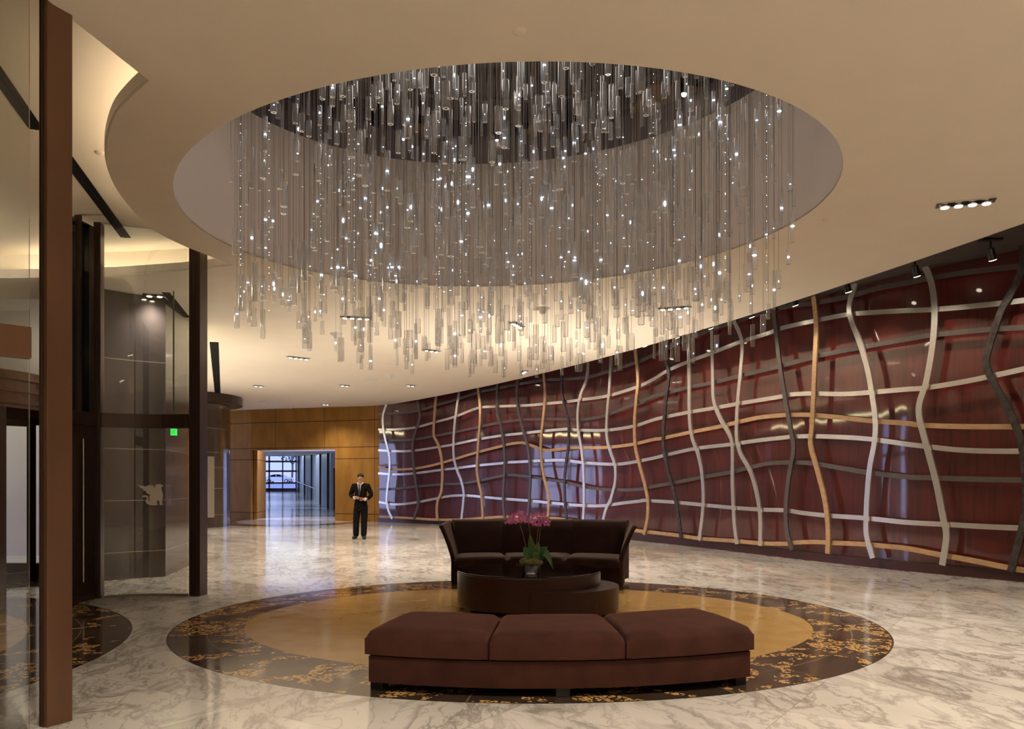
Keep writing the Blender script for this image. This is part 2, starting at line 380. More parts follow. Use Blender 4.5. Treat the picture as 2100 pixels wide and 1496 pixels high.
# the tilted ellipse of the ceiling opening
def conic(P):
    import numpy as np
    P = np.array(P); m = P.mean(0); x, y = (P-m).T
    s = np.linalg.lstsq(np.c_[x*x, x*y, y*y, x, y], np.ones(len(x)), rcond=None)[0]; a, b, c, d, e = s
    M = np.array([[a, b/2], [b/2, c]]); ctr = np.linalg.solve(-2*M, [d, e]); k = 1+ctr@M@ctr
    w, U = np.linalg.eigh(M/k); return ctr+m, 1/np.sqrt(w), U
HP = [pl(x, y, H1)[:2] for x, y in [(356, 386), (1730, 341), (1090, 130), (1043, 587), (500, 232), (400, 306), (400, 457), (561, 541), (740, 573), (1600, 476), (1540, 182), (1680, 258), (700, 165), (1400, 540), (1480, 517), (1720, 290), (660, 175)]]
HCt, HR, HU = conic(HP)
def hole(k=1.0, n=96, add=0.0):
    return [(HCt[0]+(HR[0]*k+add)*math.cos(t)*HU[0][0]+(HR[1]*k+add)*math.sin(t)*HU[0][1],
             HCt[1]+(HR[0]*k+add)*math.cos(t)*HU[1][0]+(HR[1]*k+add)*math.sin(t)*HU[1][1]) for t in [2*PI*i/n for i in range(n)]]
# pocket over the entrance
arc = [pl(x, y, H1)[:2] for x, y in [(306, 166), (265, 203), (234, 243), (218, 300), (222, 346), (248, 402), (309, 468), (374, 503), (421, 522), (480, 545)]]
arc = [tuple(p[:2]) for p in crspline([(x, y, 0) for x, y in arc], 4)]
POCKET = [(-2.83, 5.23), (-3.3, 2.6)] + [(-9.0, 2.6), (-9.0, 12.2), (-7.2, 12.35), (-5.6, 12.2), (-4.6, 11.95)] + arc[::-1]

# ---------------------------------------------------------------- the room shell
bm = B(); box(bm, (-4, 18, -.1), (40, 64, .2)); struct('floor', bm, 'marble_floor')
outer = EDGE + [(-6.9, 33.7), (-10.55, 34.9), (-12.6, 36.0), (-16, 37.5), (-16, -6)]
bm = B(); prism(bm, outer, H1, H1+.02, [hole(), POCKET]); struct('ceiling', bm, 'plaster')
bm = B()
n = len(arc)
wallstrip(bm, POCKET + [POCKET[0]], H1+.02, H1+.12, -.012)
struct('trim_1', bm, 'fascia')
def inw(p, q=.38):
    v_ = Vector((HCt[0]-p[0], HCt[1]-p[1])).normalized()*q; return (p[0]+v_.x, p[1]+v_.y)
POCKET2 = [(-2.45, 5.05), (-2.9, 2.4)] + [(-9.2, 2.4), (-9.2, 12.5), (-7.2, 12.7), (-5.5, 12.5), (-4.45, 12.3)] + [inw(p) for p in arc[::-1]]
bm = B(); wallstrip(bm, POCKET2 + [POCKET2[0]], H1+.02, H2, -.012); struct('wall_cove', bm, 'plaster')
bm = B(); tube(bm, [(*inw(p, .2), H1+.05) for p in arc], .02, 6); o = obj('cove_light', bm, 'cove_warm'); o['label'] = 'hidden warm light strip glowing over the curved edge of the raised ceiling'; o['category'] = 'strip light'
bm = B(); tube(bm, [(-4.5, 12.15, H1+.05), (-5.5, 12.36, H1+.05), (-7.2, 12.53, H1+.05)], .02, 6); o = obj('cove_light', bm, 'cove_warm'); o['label'] = 'hidden warm light strip behind the far edge of the raised ceiling'; o['category'] = 'strip light'
bm = B(); prism(bm, POCKET2, H2, H2+.05); struct('trim_2', bm, 'plaster')
# shaft above the round opening
def ringwall(bm, k0, z0, k1, z1, a0=0, a1=0):
    A = [bm.verts.new((x, y, z0)) for x, y in hole(k0, 96, a0)]; C = [bm.verts.new((x, y, z1)) for x, y in hole(k1, 96, a1)]
    for i in range(96): bm.faces.new((A[i], C[i], C[(i+1) % 96], A[(i+1) % 96]))
bm = B(); ringwall(bm, 1, H1, 1, 6.28); ringwall(bm, 1, 6.28, 1, 6.28, 0, .5); ringwall(bm, 1, H1, 1, 6.28, .04, .04); struct('wall_shaft', bm, 'shaft', True)
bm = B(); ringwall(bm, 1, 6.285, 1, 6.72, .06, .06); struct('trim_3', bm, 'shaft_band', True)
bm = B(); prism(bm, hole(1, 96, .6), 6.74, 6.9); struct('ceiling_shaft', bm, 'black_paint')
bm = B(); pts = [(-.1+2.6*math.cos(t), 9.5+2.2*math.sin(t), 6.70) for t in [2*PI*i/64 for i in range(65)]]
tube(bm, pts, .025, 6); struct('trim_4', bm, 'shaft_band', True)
for (px, py, px2, py2) in ((1310, 225, 1430, 185), (840, 275, 882, 262), (1085, 283, 1125, 262)):
    a, c = pl(px, py, 6.71), pl(px2, py2, 6.71)
    bm = B(); box(bm, ((a.x+c.x)/2, (a.y+c.y)/2, 6.71), (abs(c.x-a.x)+.1, abs(c.y-a.y)+.25, .03), .15); o = struct('trim_5', bm, 'amber_panel')
# red wall and its plinth
bm = B(); wallstrip(bm, RED, 0, 5.2, .2); struct('wall_right', bm, 'red_lacquer', True)
bm = B(); wallstrip(bm, offset(RED, .06), 0, .16, .05); struct('baseboard_right', bm, 'lacquer_plinth')
wall_top = [tuple(p) for p in RED]
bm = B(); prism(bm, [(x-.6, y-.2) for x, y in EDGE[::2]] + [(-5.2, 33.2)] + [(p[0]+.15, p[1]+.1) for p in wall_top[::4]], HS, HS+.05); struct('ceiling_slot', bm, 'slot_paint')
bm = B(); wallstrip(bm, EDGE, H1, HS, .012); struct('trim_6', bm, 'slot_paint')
# wood wall round the passage
TOPO = 2.80
bm = B()
wallstrip(bm, WOOD[:3], 0, H1, -.35)
wallstrip(bm, WOOD[3:], 0, H1, -.35)
wallstrip(bm, WOOD[2:4], TOPO, H1, -.35)
w = struct('wall_back', bm, 'wood_panel')
a, c = Vector(WOOD[3]), Vector(WOOD[2])
bm = B(); box(bm, (a.x-.02, a.y+1.35, TOPO/2), (.12, 2.5, TOPO), .14); struct('trim_7', bm, 'wood_panel')
# passage: ramped floor, walls, ceiling
bm = B()
v = [bm.verts.new(p) for p in ((-9, 47.5, .004), (-14, 50, .004), (-19, 50, .004), (-27, 80.5, .73), (-19.5, 80.5, .73), (-9.5, 50, .004))]
bm.faces.new((v[1], v[5], v[4], v[3])); bm.faces.new((v[1], v[3], v[2])); struct('floor_passage', bm, 'hall_floor')
bm = B(); box(bm, (-16, 59.5, 2.95), (26, 43, .1))
for vv in bm.verts: vv.co.z += max(0, (vv.co.y-40))*.026
struct('ceiling_passage', bm, 'white_plastic')
bm = B(); wallstrip(bm, [(-4, 46.5), (-10.15, 48.2), (-20.2, 80.3)], -.1, 5, -.2); struct('wall_passage', bm, 'blue_wall')
bm = B(); wallstrip(bm, [(-12.9, 37.4), (-15.9, 50), (-24.2, 80.3)], -.1, 5, .2); struct('wall_passage_left', bm, 'blue_wall')
for i, Y in enumerate((49.6, 54.5, 61.5, 68.5, 75.5)):
    x = -10.15-(Y-48.2)*.3131
    bm = B(); box(bm, (x-.03, Y, 2.3), (.07, .14, 4.6), -.3); struct('trim_8', bm, 'bronze_dark')
bm = B(); box(bm, (-9.75, 47.95, 1.15), (.42, .14, 2.3), -.26); struct('door_1', bm, 'bronze_dark')
# glass wall at the end of the passage
bm = B()
X0, X1, YG = -23.7, -20.1, 80.0
for x in (X0, -22.6, -21.35, X1): box(bm, (x, YG, 2.4), (.09 if x != -22.6 else .12, .12, 3.5))
for z in (.78, 1.45, 2.55, 3.45, 4.05): box(bm, ((X0+X1)/2, YG, z), (X1-X0, .12, .16 if z > .8 else .36))
w = struct('window_1', bm, 'grey_panel')
bm = B(); box(bm, ((X0+X1)/2, YG+.02, 2.4), (X1-X0, .02, 3.3)); o = obj('window_glass', bm, 'pane', w)

# left side: dark stone pier, facade windows, round stone wall
pierp = [(-6.45, 12.75), (-5.95, 13.35), (-5.52, 13.69), (-5.86, 15.75), (-6.4, 16.1), (-7.4, 14.0)]
bm = B(); prism(bm, pierp, 0, H1); struct('wall_entry', bm, 'entry_stone')
bm = B(); lathe(bm, [(2.3, 0), (2.3, H1)], (-12.05, 29.35, 0), 64); struct('wall_round', bm, 'dark_stone', True)
bm = B(); prism(bm, [(-12.05+2.72*math.cos(t), 29.35+2.72*math.sin(t)) for t in [2*PI*i/64 for i in range(64)]], 4.16, 4.43); struct('trim_9', bm, 'bronze_dark')
bm = B()
cyl(bm, (-9.93, 28.2, .35), (-9.93, 28.2, 2.35), .16, seg=4); struct('trim_10', bm, 'grey_panel')
FA, FB = Vector((-6.3, 16.0)), Vector((-12.4, 27.1))
d = (FB-FA); L = d.length; d.normalize(); rz = math.atan2(d.y, d.x)
def along(s): p = FA+d*s; return (p.x, p.y)
bm = B()
mid = along(L/2)
box(bm, (*mid, .12), (L, .14, .24), rz); box(bm, (*mid, 4.0), (L, .14, .9), rz)
for i in range(8): box(bm, (*along(L*i/7), 2.2), (.12, .16, 4.4), rz)
box(bm, (*mid, 2.35), (L, .12, .12), rz)
w = struct('window_2', bm, 'bronze_dark')
bm = B(); box(bm, (*mid, 2.2), (L, .015, 4.0), rz); obj('window_glass', bm, 'pane', w)
bm = B(); pts = [(*along(L*i/40), 3.78+.06*math.sin(i*.55)+.03*math.sin(i*1.3)) for i in range(41)]
nrm = Vector((d.y, -d.x)); tube(bm, [(p[0]+nrm.x*.16, p[1]+nrm.y*.16, p[2]) for p in pts], .035, 6); o = obj('cove_light', bm, 'led_warm'); o['label'] = 'warm wavy strip of light over the windows behind the round stone wall'; o['category'] = 'strip light'
bm = B(); wallstrip(bm, [(-12.4, 27.1), (-13.6, 29), (-15.5, 30.2), (-15.5, 32.4)], 0, H1, .2); struct('wall_left', bm, 'dark_stone')
bm = B()
box(bm, (-15.6, 34.9, .1), (.16, 5.0, .2)); box(bm, (-15.6, 34.9, 3.95), (.16, 5.0, .98))
for y in (32.4, 33.65, 34.9, 36.15, 37.4): box(bm, (-15.6, y, 2.2), (.18, .12, 4.4))
box(bm, (-15.6, 34.9, 2.35), (.14, 5.0, .1)); w = struct('window_4', bm, 'bronze_dark')
bm = B(); box(bm, (-15.62, 34.9, 1.9), (.015, 5.0, 3.4)); obj('window_glass', bm, 'pane', w)
bm = B(); tube(bm, [(-15.4, 30.4+i*.17, 4.0+.05*math.sin(i*.5)) for i in range(41)], .05, 6); o = obj('cove_light', bm, 'led_warm'); o['label'] = 'warm wavy strip of light over the window beside the wood wall'; o['category'] = 'strip light'
# outer wall of the entrance, with its tall windows
bm = B()
box(bm, (-10.2, 13.9, 3.75), (6.0, .25, 1.4)); box(bm, (-7.15, 13.9, 1.55), (.5, .25, 3.1)); box(bm, (-12.9, 13.9, 1.55), (.7, .25, 3.1)); struct('wall_front', bm, 'grey_panel')
bm = B()
for x in (-12.55, -11.2, -9.95, -8.7, -7.45): box(bm, (x, 13.85, 1.55), (.14, .16, 3.1))
box(bm, (-10, 13.85, .1), (5.2, .14, .2)); box(bm, (-10, 13.85, 2.5), (5.2, .14, .16)); w = struct('window_3', bm, 'bronze_dark')
bm = B(); box(bm, (-10, 13.9, 1.55), (5.2, .015, 3.0)); obj('window_glass', bm, 'pane', w)
bm = B(); box(bm, (-11.2, 17.5, 2.2), (6, .2, 4.6)); struct('wall_portico', bm, 'plaster')
bm = B(); box(bm, (-11, 15.8, 4.5), (6, 3.4, .1)); struct('ceiling_portico', bm, 'plaster')
bm = B(); box(bm, (-11, 15.8, .0), (5.6, 3.4, .03)); struct('floor_portico', bm, 'plaster')
bm = B(); box(bm, (-13.3, 4.0, 2.2), (.25, 19.6, 4.5)); struct('wall_left_2', bm, 'grey_panel')
# behind the camera
bm = B(); box(bm, (-1, -6.1, 2.5), (26, .25, 5.1)); struct('wall_behind', bm, 'plaster')

# ---------------------------------------------------------------- bars woven over the red wall
Z = {1: (760, 720, 3.74), 2: (1040, 650, 3.117), 3: (1320, 600, 2.671), 4: (1580, 540, 2.337), 5: (1840, 450, 1.969)}
def Q(k, *pts): x0, y0, s = Z[k]; return [(x0+x/s, y0+y/s) for x, y in pts]
VB = [
 ('steel', Q(1, (124, 405), (98, 490), (96, 570), (110, 660), (135, 760), (147, 830), (145, 930), (128, 1080), (125, 1160), (140, 1230), (167, 1287))),
 ('dark_steel', Q(1, (358, 370), (375, 460), (378, 520), (350, 600), (328, 680), (323, 760), (330, 880), (345, 1000), (363, 1120), (362, 1190), (330, 1290))),
 ('oak', Q(1, (503, 340), (492, 480), (485, 640), (515, 710), (540, 800), (550, 900), (548, 1020), (540, 1090), (515, 1150), (508, 1220), (512, 1303))),
 ('steel', Q(1, (679, 315), (660, 450), (645, 570), (637, 700), (640, 820), (665, 920), (697, 1000), (715, 1090), (710, 1180), (698, 1290))),
 ('oak', Q(1, (823, 280), (840, 430), (838, 560), (828, 680), (820, 800), (815, 900), (825, 990), (848, 1090), (857, 1200), (860, 1290))),
 ('dark_steel', Q(1, (972, 255), (970, 470), (995, 560), (1017, 680), (1028, 800), (1027, 930), (1018, 1090), (1020, 1200), (1030, 1290))),
 ('dark_steel', Q(2, (67, 400), (62, 500), (72, 600), (100, 720), (125, 800), (140, 890), (148, 1000), (145, 1130), (130, 1290))),
 ('oak', Q(2, (233, 350), (242, 480), (232, 640), (217, 780), (217, 900), (235, 1020), (262, 1130), (265, 1220), (255, 1310))),
 ('dark_patina', Q(2, (347, 325), (350, 470), (370, 580), (393, 680), (392, 820), (375, 950), (367, 1060), (370, 1180), (383, 1320))),
 ('steel', Q(2, (518, 285), (508, 400), (470, 500), (453, 600), (455, 720), (475, 840), (487, 960), (492, 1080), (492, 1200), (486, 1340))),
 ('steel', Q(2, (665, 252), (655, 450), (640, 620), (638, 760), (660, 860), (690, 950), (692, 1050), (665, 1160), (630, 1240), (605, 1350))),
 ('oak', Q(2, (818, 205), (837, 400), (825, 540), (815, 680), (820, 830), (845, 940), (880, 1070), (900, 1180), (897, 1290), (875, 1395))),
 ('dark_patina', Q(3, (102, 250), (112, 340), (138, 450), (125, 560), (112, 700), (108, 830), (130, 960), (165, 1090), (190, 1220), (205, 1350))),
 ('steel', Q(3, (245, 220), (250, 480), (252, 680), (265, 790), (300, 890), (320, 990), (328, 1110), (322, 1230), (305, 1360))),
 ('steel', Q(3, (374, 185), (380, 450), (385, 590), (420, 690), (480, 800), (488, 900), (488, 1050), (497, 1250), (512, 1380))),
 ('steel', Q(3, (497, 155), (540, 270), (533, 430), (517, 600), (510, 780), (530, 880), (585, 980), (620, 1100), (640, 1230), (640, 1390))),
 ('dark_steel', Q(4, (15, 215), (45, 480), (70, 640), (98, 800), (112, 890), (95, 990), (78, 1120), (75, 1230), (85, 1310), (105, 1375))),
 ('oak', Q(4, (208, 160), (220, 290), (215, 450), (208, 620), (200, 780), (193, 870), (222, 980), (260, 1130), (277, 1270), (275, 1393))),
 ('steel', Q(4, (408, 95), (385, 170), (382, 250), (425, 370), (465, 500), (490, 640), (505, 760), (500, 860), (478, 980), (465, 1120), (460, 1270), (470, 1340), (492, 1415))),
 ('steel', Q(5, (108, 180), (140, 260), (152, 370), (145, 500), (120, 650), (88, 770), (115, 900), (155, 1050), (185, 1200), (200, 1280), (183, 1398))),
 ('dark_patina', Q(5, (505, 60), (507, 180), (475, 270), (420, 370), (370, 520), (360, 590), (400, 680), (460, 790), (500, 900), (517, 1020), (518, 1170), (495, 1290), (458, 1425))),
]
HB = [
 ('dark_steel', Q(1, (60, 485), (200, 480), (350, 463), (500, 420), (660, 373), (830, 320), (960, 290)) + Q(2, (65, 433), (235, 405), (347, 400), (510, 388), (660, 345), (830, 290), (935, 245)) + [(1400, 700), (1480, 668)] + Q(4, (50, 215), (220, 190), (385, 158), (520, 118), (654, 95)) + Q(5, (120, 240), (300, 212), (490, 190), (560, 183))),
 ('steel', Q(1, (60, 604), (200, 603), (350, 587), (480, 552), (650, 505), (820, 440), (960, 427)) + Q(2, (130, 567), (240, 557), (370, 545), (480, 530), (640, 507), (830, 450), (935, 400)) + Q(3, (130, 430), (250, 378), (380, 330), (530, 272), (690, 222)) + Q(4, (50, 313), (210, 277), (370, 247), (520, 235), (654, 228)) + Q(5, (140, 365), (300, 352), (430, 338), (560, 322))),
 ('dark_steel', Q(1, (60, 689), (200, 687), (330, 680), (480, 656), (640, 625), (830, 585), (970, 555)) + Q(2, (80, 660), (230, 655), (390, 655), (470, 658), (560, 648), (640, 628), (810, 560), (935, 510)) + Q(3, (110, 555), (250, 520), (380, 495), (540, 455), (740, 407)) + Q(4, (220, 447), (430, 405), (654, 365)) + Q(5, (150, 467), (380, 445), (560, 435))),
 ('steel', Q(1, (60, 763), (200, 770), (320, 767), (500, 742), (640, 718), (820, 680), (1010, 650)) + Q(2, (110, 745), (220, 732), (390, 718), (450, 725), (640, 725), (810, 700), (935, 660)) + Q(3, (110, 685), (250, 657), (400, 632), (510, 612), (640, 590), (760, 570)) + Q(4, (80, 632), (200, 625), (350, 628), (480, 620), (654, 605)) + Q(5, (110, 682), (250, 660), (400, 630), (560, 594))),
 ('oak', Q(1, (60, 890), (140, 910), (320, 905), (480, 877), (640, 832), (820, 778), (1010, 730)) + Q(2, (30, 812), (110, 808), (210, 845), (280, 853), (400, 840), (480, 838), (640, 835), (810, 815), (935, 785)) + Q(3, (100, 800), (250, 768), (420, 735), (500, 715), (640, 685), (780, 672)) + Q(4, (100, 728), (200, 728), (350, 742), (490, 757), (654, 768)) + Q(5, (100, 832), (300, 838), (560, 838))),
 ('steel', Q(1, (60, 940), (200, 948), (340, 940), (530, 915), (650, 902), (820, 880), (1010, 862)) + Q(2, (0, 932), (140, 925), (240, 920), (370, 918), (480, 932), (650, 943), (760, 938), (935, 905)) + Q(3, (110, 895), (280, 857), (480, 833), (640, 810), (780, 795)) + Q(4, (100, 832), (200, 830), (350, 835), (490, 845), (654, 868)) + Q(5, (110, 917), (250, 932), (400, 937), (560, 937))),
 ('dark_steel', Q(1, (60, 1063), (200, 1057), (340, 1043), (540, 1025), (700, 1018), (830, 997), (1010, 960)) + Q(2, (30, 1013), (140, 1022), (240, 1040), (370, 1058), (480, 1085), (600, 1103), (720, 1108), (860, 1103), (935, 1085)) + Q(3, (160, 1045), (310, 1015), (480, 985), (560, 965), (680, 938), (780, 933)) + Q(4, (80, 955), (200, 960), (350, 985), (460, 1003), (654, 1025)) + Q(5, (150, 1045), (300, 1050), (560, 1055))),
 ('steel', Q(1, (65, 1160), (150, 1175), (240, 1177), (370, 1160), (520, 1130), (620, 1113), (740, 1110), (870, 1122), (1010, 1135)) + Q(2, (30, 1168), (150, 1177), (280, 1190), (380, 1200), (500, 1208), (620, 1208), (740, 1192), (860, 1178)) + Q(3, (0, 1140), (170, 1150), (330, 1165), (490, 1180), (640, 1190), (780, 1195)) + Q(4, (150, 1197), (270, 1210), (460, 1223), (654, 1243)) + Q(5, (200, 1233), (380, 1243), (560, 1250))),
 ('oak', Q(1, (70, 1272), (200, 1278), (350, 1286), (500, 1295), (700, 1295), (860, 1283), (1050, 1273)) + [(1120, 1062), (1200, 1072)] + Q(2, (810, 1365), (935, 1380)) + Q(3, (190, 1332), (320, 1350), (500, 1362), (640, 1375), (785, 1378)) + Q(4, (100, 1342), (200, 1337), (320, 1342), (450, 1348), (560, 1358), (654, 1368)) + Q(5, (170, 1355), (300, 1378), (460, 1410), (560, 1425))),
]
def surf(off):
    P = offset(RED, off)
    def f(px, py):
        k = (px-CX)/F
        for i in range(len(P)-1):
            a, b = P[i], P[i+1]; fa, fb = a.x-k*a.y, b.x-k*b.y
            if fa <= 0 < fb or fa < 0 <= fb:
                t = fa/(fa-fb); p = a.lerp(b, t); tg = (b-a).normalized()
                return Vector((p.x, p.y, EYE-(py-HZ)/F*p.y)), Vector((tg.y, -tg.x, 0))
        p = P[0]; tg = (P[1]-P[0]).normalized(); return Vector((p.x, p.y, EYE-(py-HZ)/F*p.y)), Vector((tg.y, -tg.x, 0))
    return f
def bar(pts, off, wd, th, k=5):
    f = surf(off); sm = [(p.x, p.y) for p in crspline([(x, y, 0) for x, y in pts], k)]
    C = [f(x, y) for x, y in sm]; bm = B(); R = []
    for i, (c, nn) in enumerate(C):
        t = (C[min(i+1, len(C)-1)][0]-C[max(i-1, 0)][0]).normalized(); s = t.cross(nn).normalized()
        R.append([bm.verts.new(c+s*wd/2*a+nn*th/2*b_) for a, b_ in ((-1, -1), (1, -1), (1, 1), (-1, 1))])
    for a, b_ in zip(R, R[1:]):
        for j in range(4): bm.faces.new((a[j], a[(j+1) % 4], b_[(j+1) % 4], b_[j]))
    bm.faces.new(R[0]); bm.faces.new(R[-1][::-1]); bmesh.ops.recalc_face_normals(bm, faces=bm.faces)
    return bm
LN = {'steel': 'brushed silver metal bar', 'dark_steel': 'dark grey metal bar', 'oak': 'honey coloured wooden bar', 'dark_patina': 'blackened metal bar with rusty wear'}
lat = thing('wall_lattice', 'woven lattice of wavy metal and wooden bars over the curved dark red wall', 'wall sculpture', (2, 24, 0))
MI = Matrix.Translation((-2, -24, 0))
for m, p in HB:
    bm = bar(p, .17, .082, .025); bmesh.ops.transform(bm, matrix=MI, verts=bm.verts); obj('horizontal_bar', bm, m, lat, label='horizontal '+LN[m])
for m, p in VB:
    bm = bar(p, .22, .105, .032, 7); bmesh.ops.transform(bm, matrix=MI, verts=bm.verts); obj('vertical_bar', bm, m, lat, label='upright '+LN[m])

# ---------------------------------------------------------------- spotlights in the slot above the red wall
def lamp(name, kind, loc, energy, color, parent=None, **k):
    L_ = bpy.data.lights.new(name, kind); L_.energy = energy; L_.color = color
    o = bpy.data.objects.new(name, L_); COL.objects.link(o); o.location = loc
    if parent: o.parent = parent
    if kind == 'SPOT': L_.spot_size = k.get('size', 1.2); L_.spot_blend = k.get('blend', .8)
    L_.shadow_soft_size = k.get('soft', .05)
    if 'aim' in k: o.rotation_euler = (Vector(k['aim'])-Vector(loc)).to_track_quat('-Z', 'Y').to_euler()
    return o
WARM = (1, .87, .71)
ORD = ['rightmost', 'second', 'third', 'fourth', 'fifth', 'sixth', 'seventh', 'eighth', 'ninth', 'tenth', 'eleventh', 'twelfth', 'thirteenth', 'fourteenth', 'fifteenth', 'sixteenth', 'seventeenth', 'eighteenth', 'nineteenth', 'twentieth']
slotline = offset(RED, .95)
acc = 0; last = None; spots = []
for p in reversed(slotline):
    if p.y < 10.3 or p.y > 31.5: last = p; continue
    if last is not None: acc += (p-last).length
    last = p
    if not spots or acc > 1.15: spots.append(p.copy()); acc = 0
spots = spots[:19]
for i, p in enumerate(spots):
    lab = 'small black spotlight hanging above the red wall, '+(ORD[i] + (' of the row' if i == 0 else ' from the right'))
    sp_ = thing('spotlight', lab, 'spotlight', (p.x, p.y, HS), 0, 'spotlights above the red wall')
    bm = B(); box(bm, (0, 0, -.015), (.30, .12, .03)); obj('mounting_plate', bm, 'black_wood', sp_)
    bm = B(); cyl(bm, (0, 0, -.03), (0, 0, -.16), .014, seg=8); obj('arm', bm, 'black_wood', sp_)
    j = min(range(len(RED)), key=lambda q: (RED[q]-p).length); wp = RED[j]; dr = Vector((wp.x-p.x, wp.y-p.y, -2.2)).normalized()
    c0 = Vector((0, 0, -.17)); bm = B(); cyl(bm, c0-dr*.03, c0+dr*.14, .05, .06, 16); hd = obj('lamp_head', bm, 'black_wood', sp_, True)
    bm = B(); cyl(bm, c0+dr*.138, c0+dr*.148, .05, seg=16); obj('bulb', bm, 'lamp_small', hd)
    lamp('spot_beam', 'SPOT', tuple(c0+dr*.17), 85, WARM, sp_, size=1.5, blend=.9, aim=tuple(c0+dr*3))

# ---------------------------------------------------------------- recessed lamp boxes in the ceiling
FIX = [(1980, 415, 4, .52, 'beside the round opening, nearest the red wall'), (612, 733, 4, .55, 'left, beyond the glass screen'), (530, 791, 2, .3, 'in front of the dark round stone wall'),
       (707, 790, 2, .3, 'over the standing man'), (842, 790, 2, .3, 'below the hanging rods, left of the red wall'), (562, 842, 2, .3, 'over the passage mouth'), (668, 829, 2, .3, 'just in front of the wood wall'),
       (730, 650, 4, .52, 'behind the left half of the hanging rods'), (1060, 665, 4, .52, 'behind the middle of the hanging rods'), (1383, 630, 4, .52, 'behind the right end of the hanging rods'), (885, 718, 3, .42, 'behind the lowest left rods'),
       (1075, 762, 3, .42, 'tucked close to the edge above the red wall'), (317, 604, 2, .3, 'seen through the curved glass screen')]
for px, py, nl, ln, where in FIX:
    p = pl(px, py, H1); ang = -.35 if px > 1200 else (.25 if px < 1000 else 1.25)
    if py > 700: ang += .5
    t = thing('recessed_downlight', 'recessed ceiling light with %s lamps, %s' % ({2: 'two', 3: 'three', 4: 'four'}[nl], where), 'ceiling light', (p.x, p.y, H1), ang, 'recessed ceiling lights')
    wd = .15
    bm = B()
    for sx_, sy_, lx, ly in ((0, wd/2, ln, .02), (0, -wd/2, ln, .02), (ln/2, 0, .02, wd), (-ln/2, 0, .02, wd)): box(bm, (sx_, sy_, -.006), (lx+.02, ly+.0, .012))
    obj('frame', bm, 'chrome', t)
    bm = B(); box(bm, (0, 0, -.002), (ln-.01, wd-.01, .003)); obj('housing', bm, 'black_paint', t)
    for i in range(nl):
        x = -ln/2+ln*(i+.5)/nl
        bm = B(); lathe(bm, [(.056, -.04), (.058, -.036), (.05, -.010), (.03, -.0085)], (x, 0, 0), 20); obj('reflector', bm, 'chrome', t, True)
        bm = B(); cyl(bm, (x, 0, -.030), (x, 0, -.012), .034, seg=16); obj('bulb', bm, 'lamp_hot', t)
    lamp('downlight_beam', 'SPOT', (0, 0, -.05), 200 if px < 400 else (480 if py > 780 and px > 600 else 800), WARM, t, size=2.3, blend=1.0, soft=.12)
# unseen lamps of the same kind, added to brighten the lobby round the camera
for x, y, where in ((3.8, 4.2, 'right of the viewpoint, before the opening'), (-1.2, 2.8, 'just left of the viewpoint'), (2.5, -1.5, 'behind the viewpoint'), (-2.8, -2.5, 'behind and left of the viewpoint'), (7.3, -1, 'near the red wall behind the viewpoint'), (7.0, 4.5, 'near the red wall beside the viewpoint')):
    t = thing('recessed_downlight', 'added recessed ceiling light with four lamps, '+where, 'ceiling light', (x, y, H1), 0, 'added ceiling lights of the near side')
    bm = B(); box(bm, (0, 0, -.003), (.9, .2, .006)); obj('housing', bm, 'black_paint', t)
    for i in range(4):
        bm = B(); cyl(bm, (-.33+i*.22, 0, -.022), (-.33+i*.22, 0, -.007), .036, seg=12); obj('bulb', bm, 'lamp_hot', t)
    lamp('downlight_beam', 'SPOT', (0, 0, -.05), 700, WARM, t, size=2.4, blend=1.0, soft=.12)
# added fill lamp that brightens the shaft
c = lamp('shaft_fill', 'AREA', (HCt[0], HCt[1], 6.66), 48, (1, .90, .80)); c.data.shape = 'DISK'; c.data.size = 4.5
for y, x in ((42, -12), (56, -15), (70, -19)):
    q = lamp('passage_beam', 'AREA', (x, y, 2.9+(y-40)*.026), 120 if y > 50 else 45, (.78, .87, 1), soft=.3); q.data.size = 4.5
lamp('entry_beam', 'POINT', (-9, 10.5, 4.1), 130, (1, .86, .66), soft=.25)

lamp('portico_beam', 'POINT', (-10.6, 15.7, 3.9), 60, (1, .88, .7), soft=.25)
# added fill lamps, out of view, flush in the floor to brighten the ceiling
for x, y, e, where in ((-.3, 17.0, 400, 'behind the sofa, nearer the man'), (2.0, 17.6, 400, 'behind the sofa, nearer the red wall'), (-7.6, 19.0, 420, 'before the windows, nearer the entrance'), (-9.9, 23.2, 420, 'before the windows, nearer the round stone wall'),
                       (-1.5, -3.2, 330, 'behind the viewpoint on the left'), (4.5, -3.2, 330, 'behind the viewpoint on the right'), (9.2, 3.2, 330, 'near the red wall beside the viewpoint')):
    t = thing('fill_uplight', 'added fill light set flush in the marble floor '+where, 'added fill light', (x, y, 0), 0, 'added fill lights in the floor')
    bm = B(); rg = lathe(bm, [(.09, 0), (.10, .006), (.075, .006)], (0, 0, 0), 24); obj('rim', bm, 'chrome', t)
    bm = B(); cyl(bm, (0, 0, .001), (0, 0, .004), .075, seg=20); obj('lens', bm, 'lamp_small', t)
    lamp('fill_beam', 'SPOT', (0, 0, .03), e, WARM, t, size=2.5, blend=1.0, soft=.07, aim=(0, 0, 5))
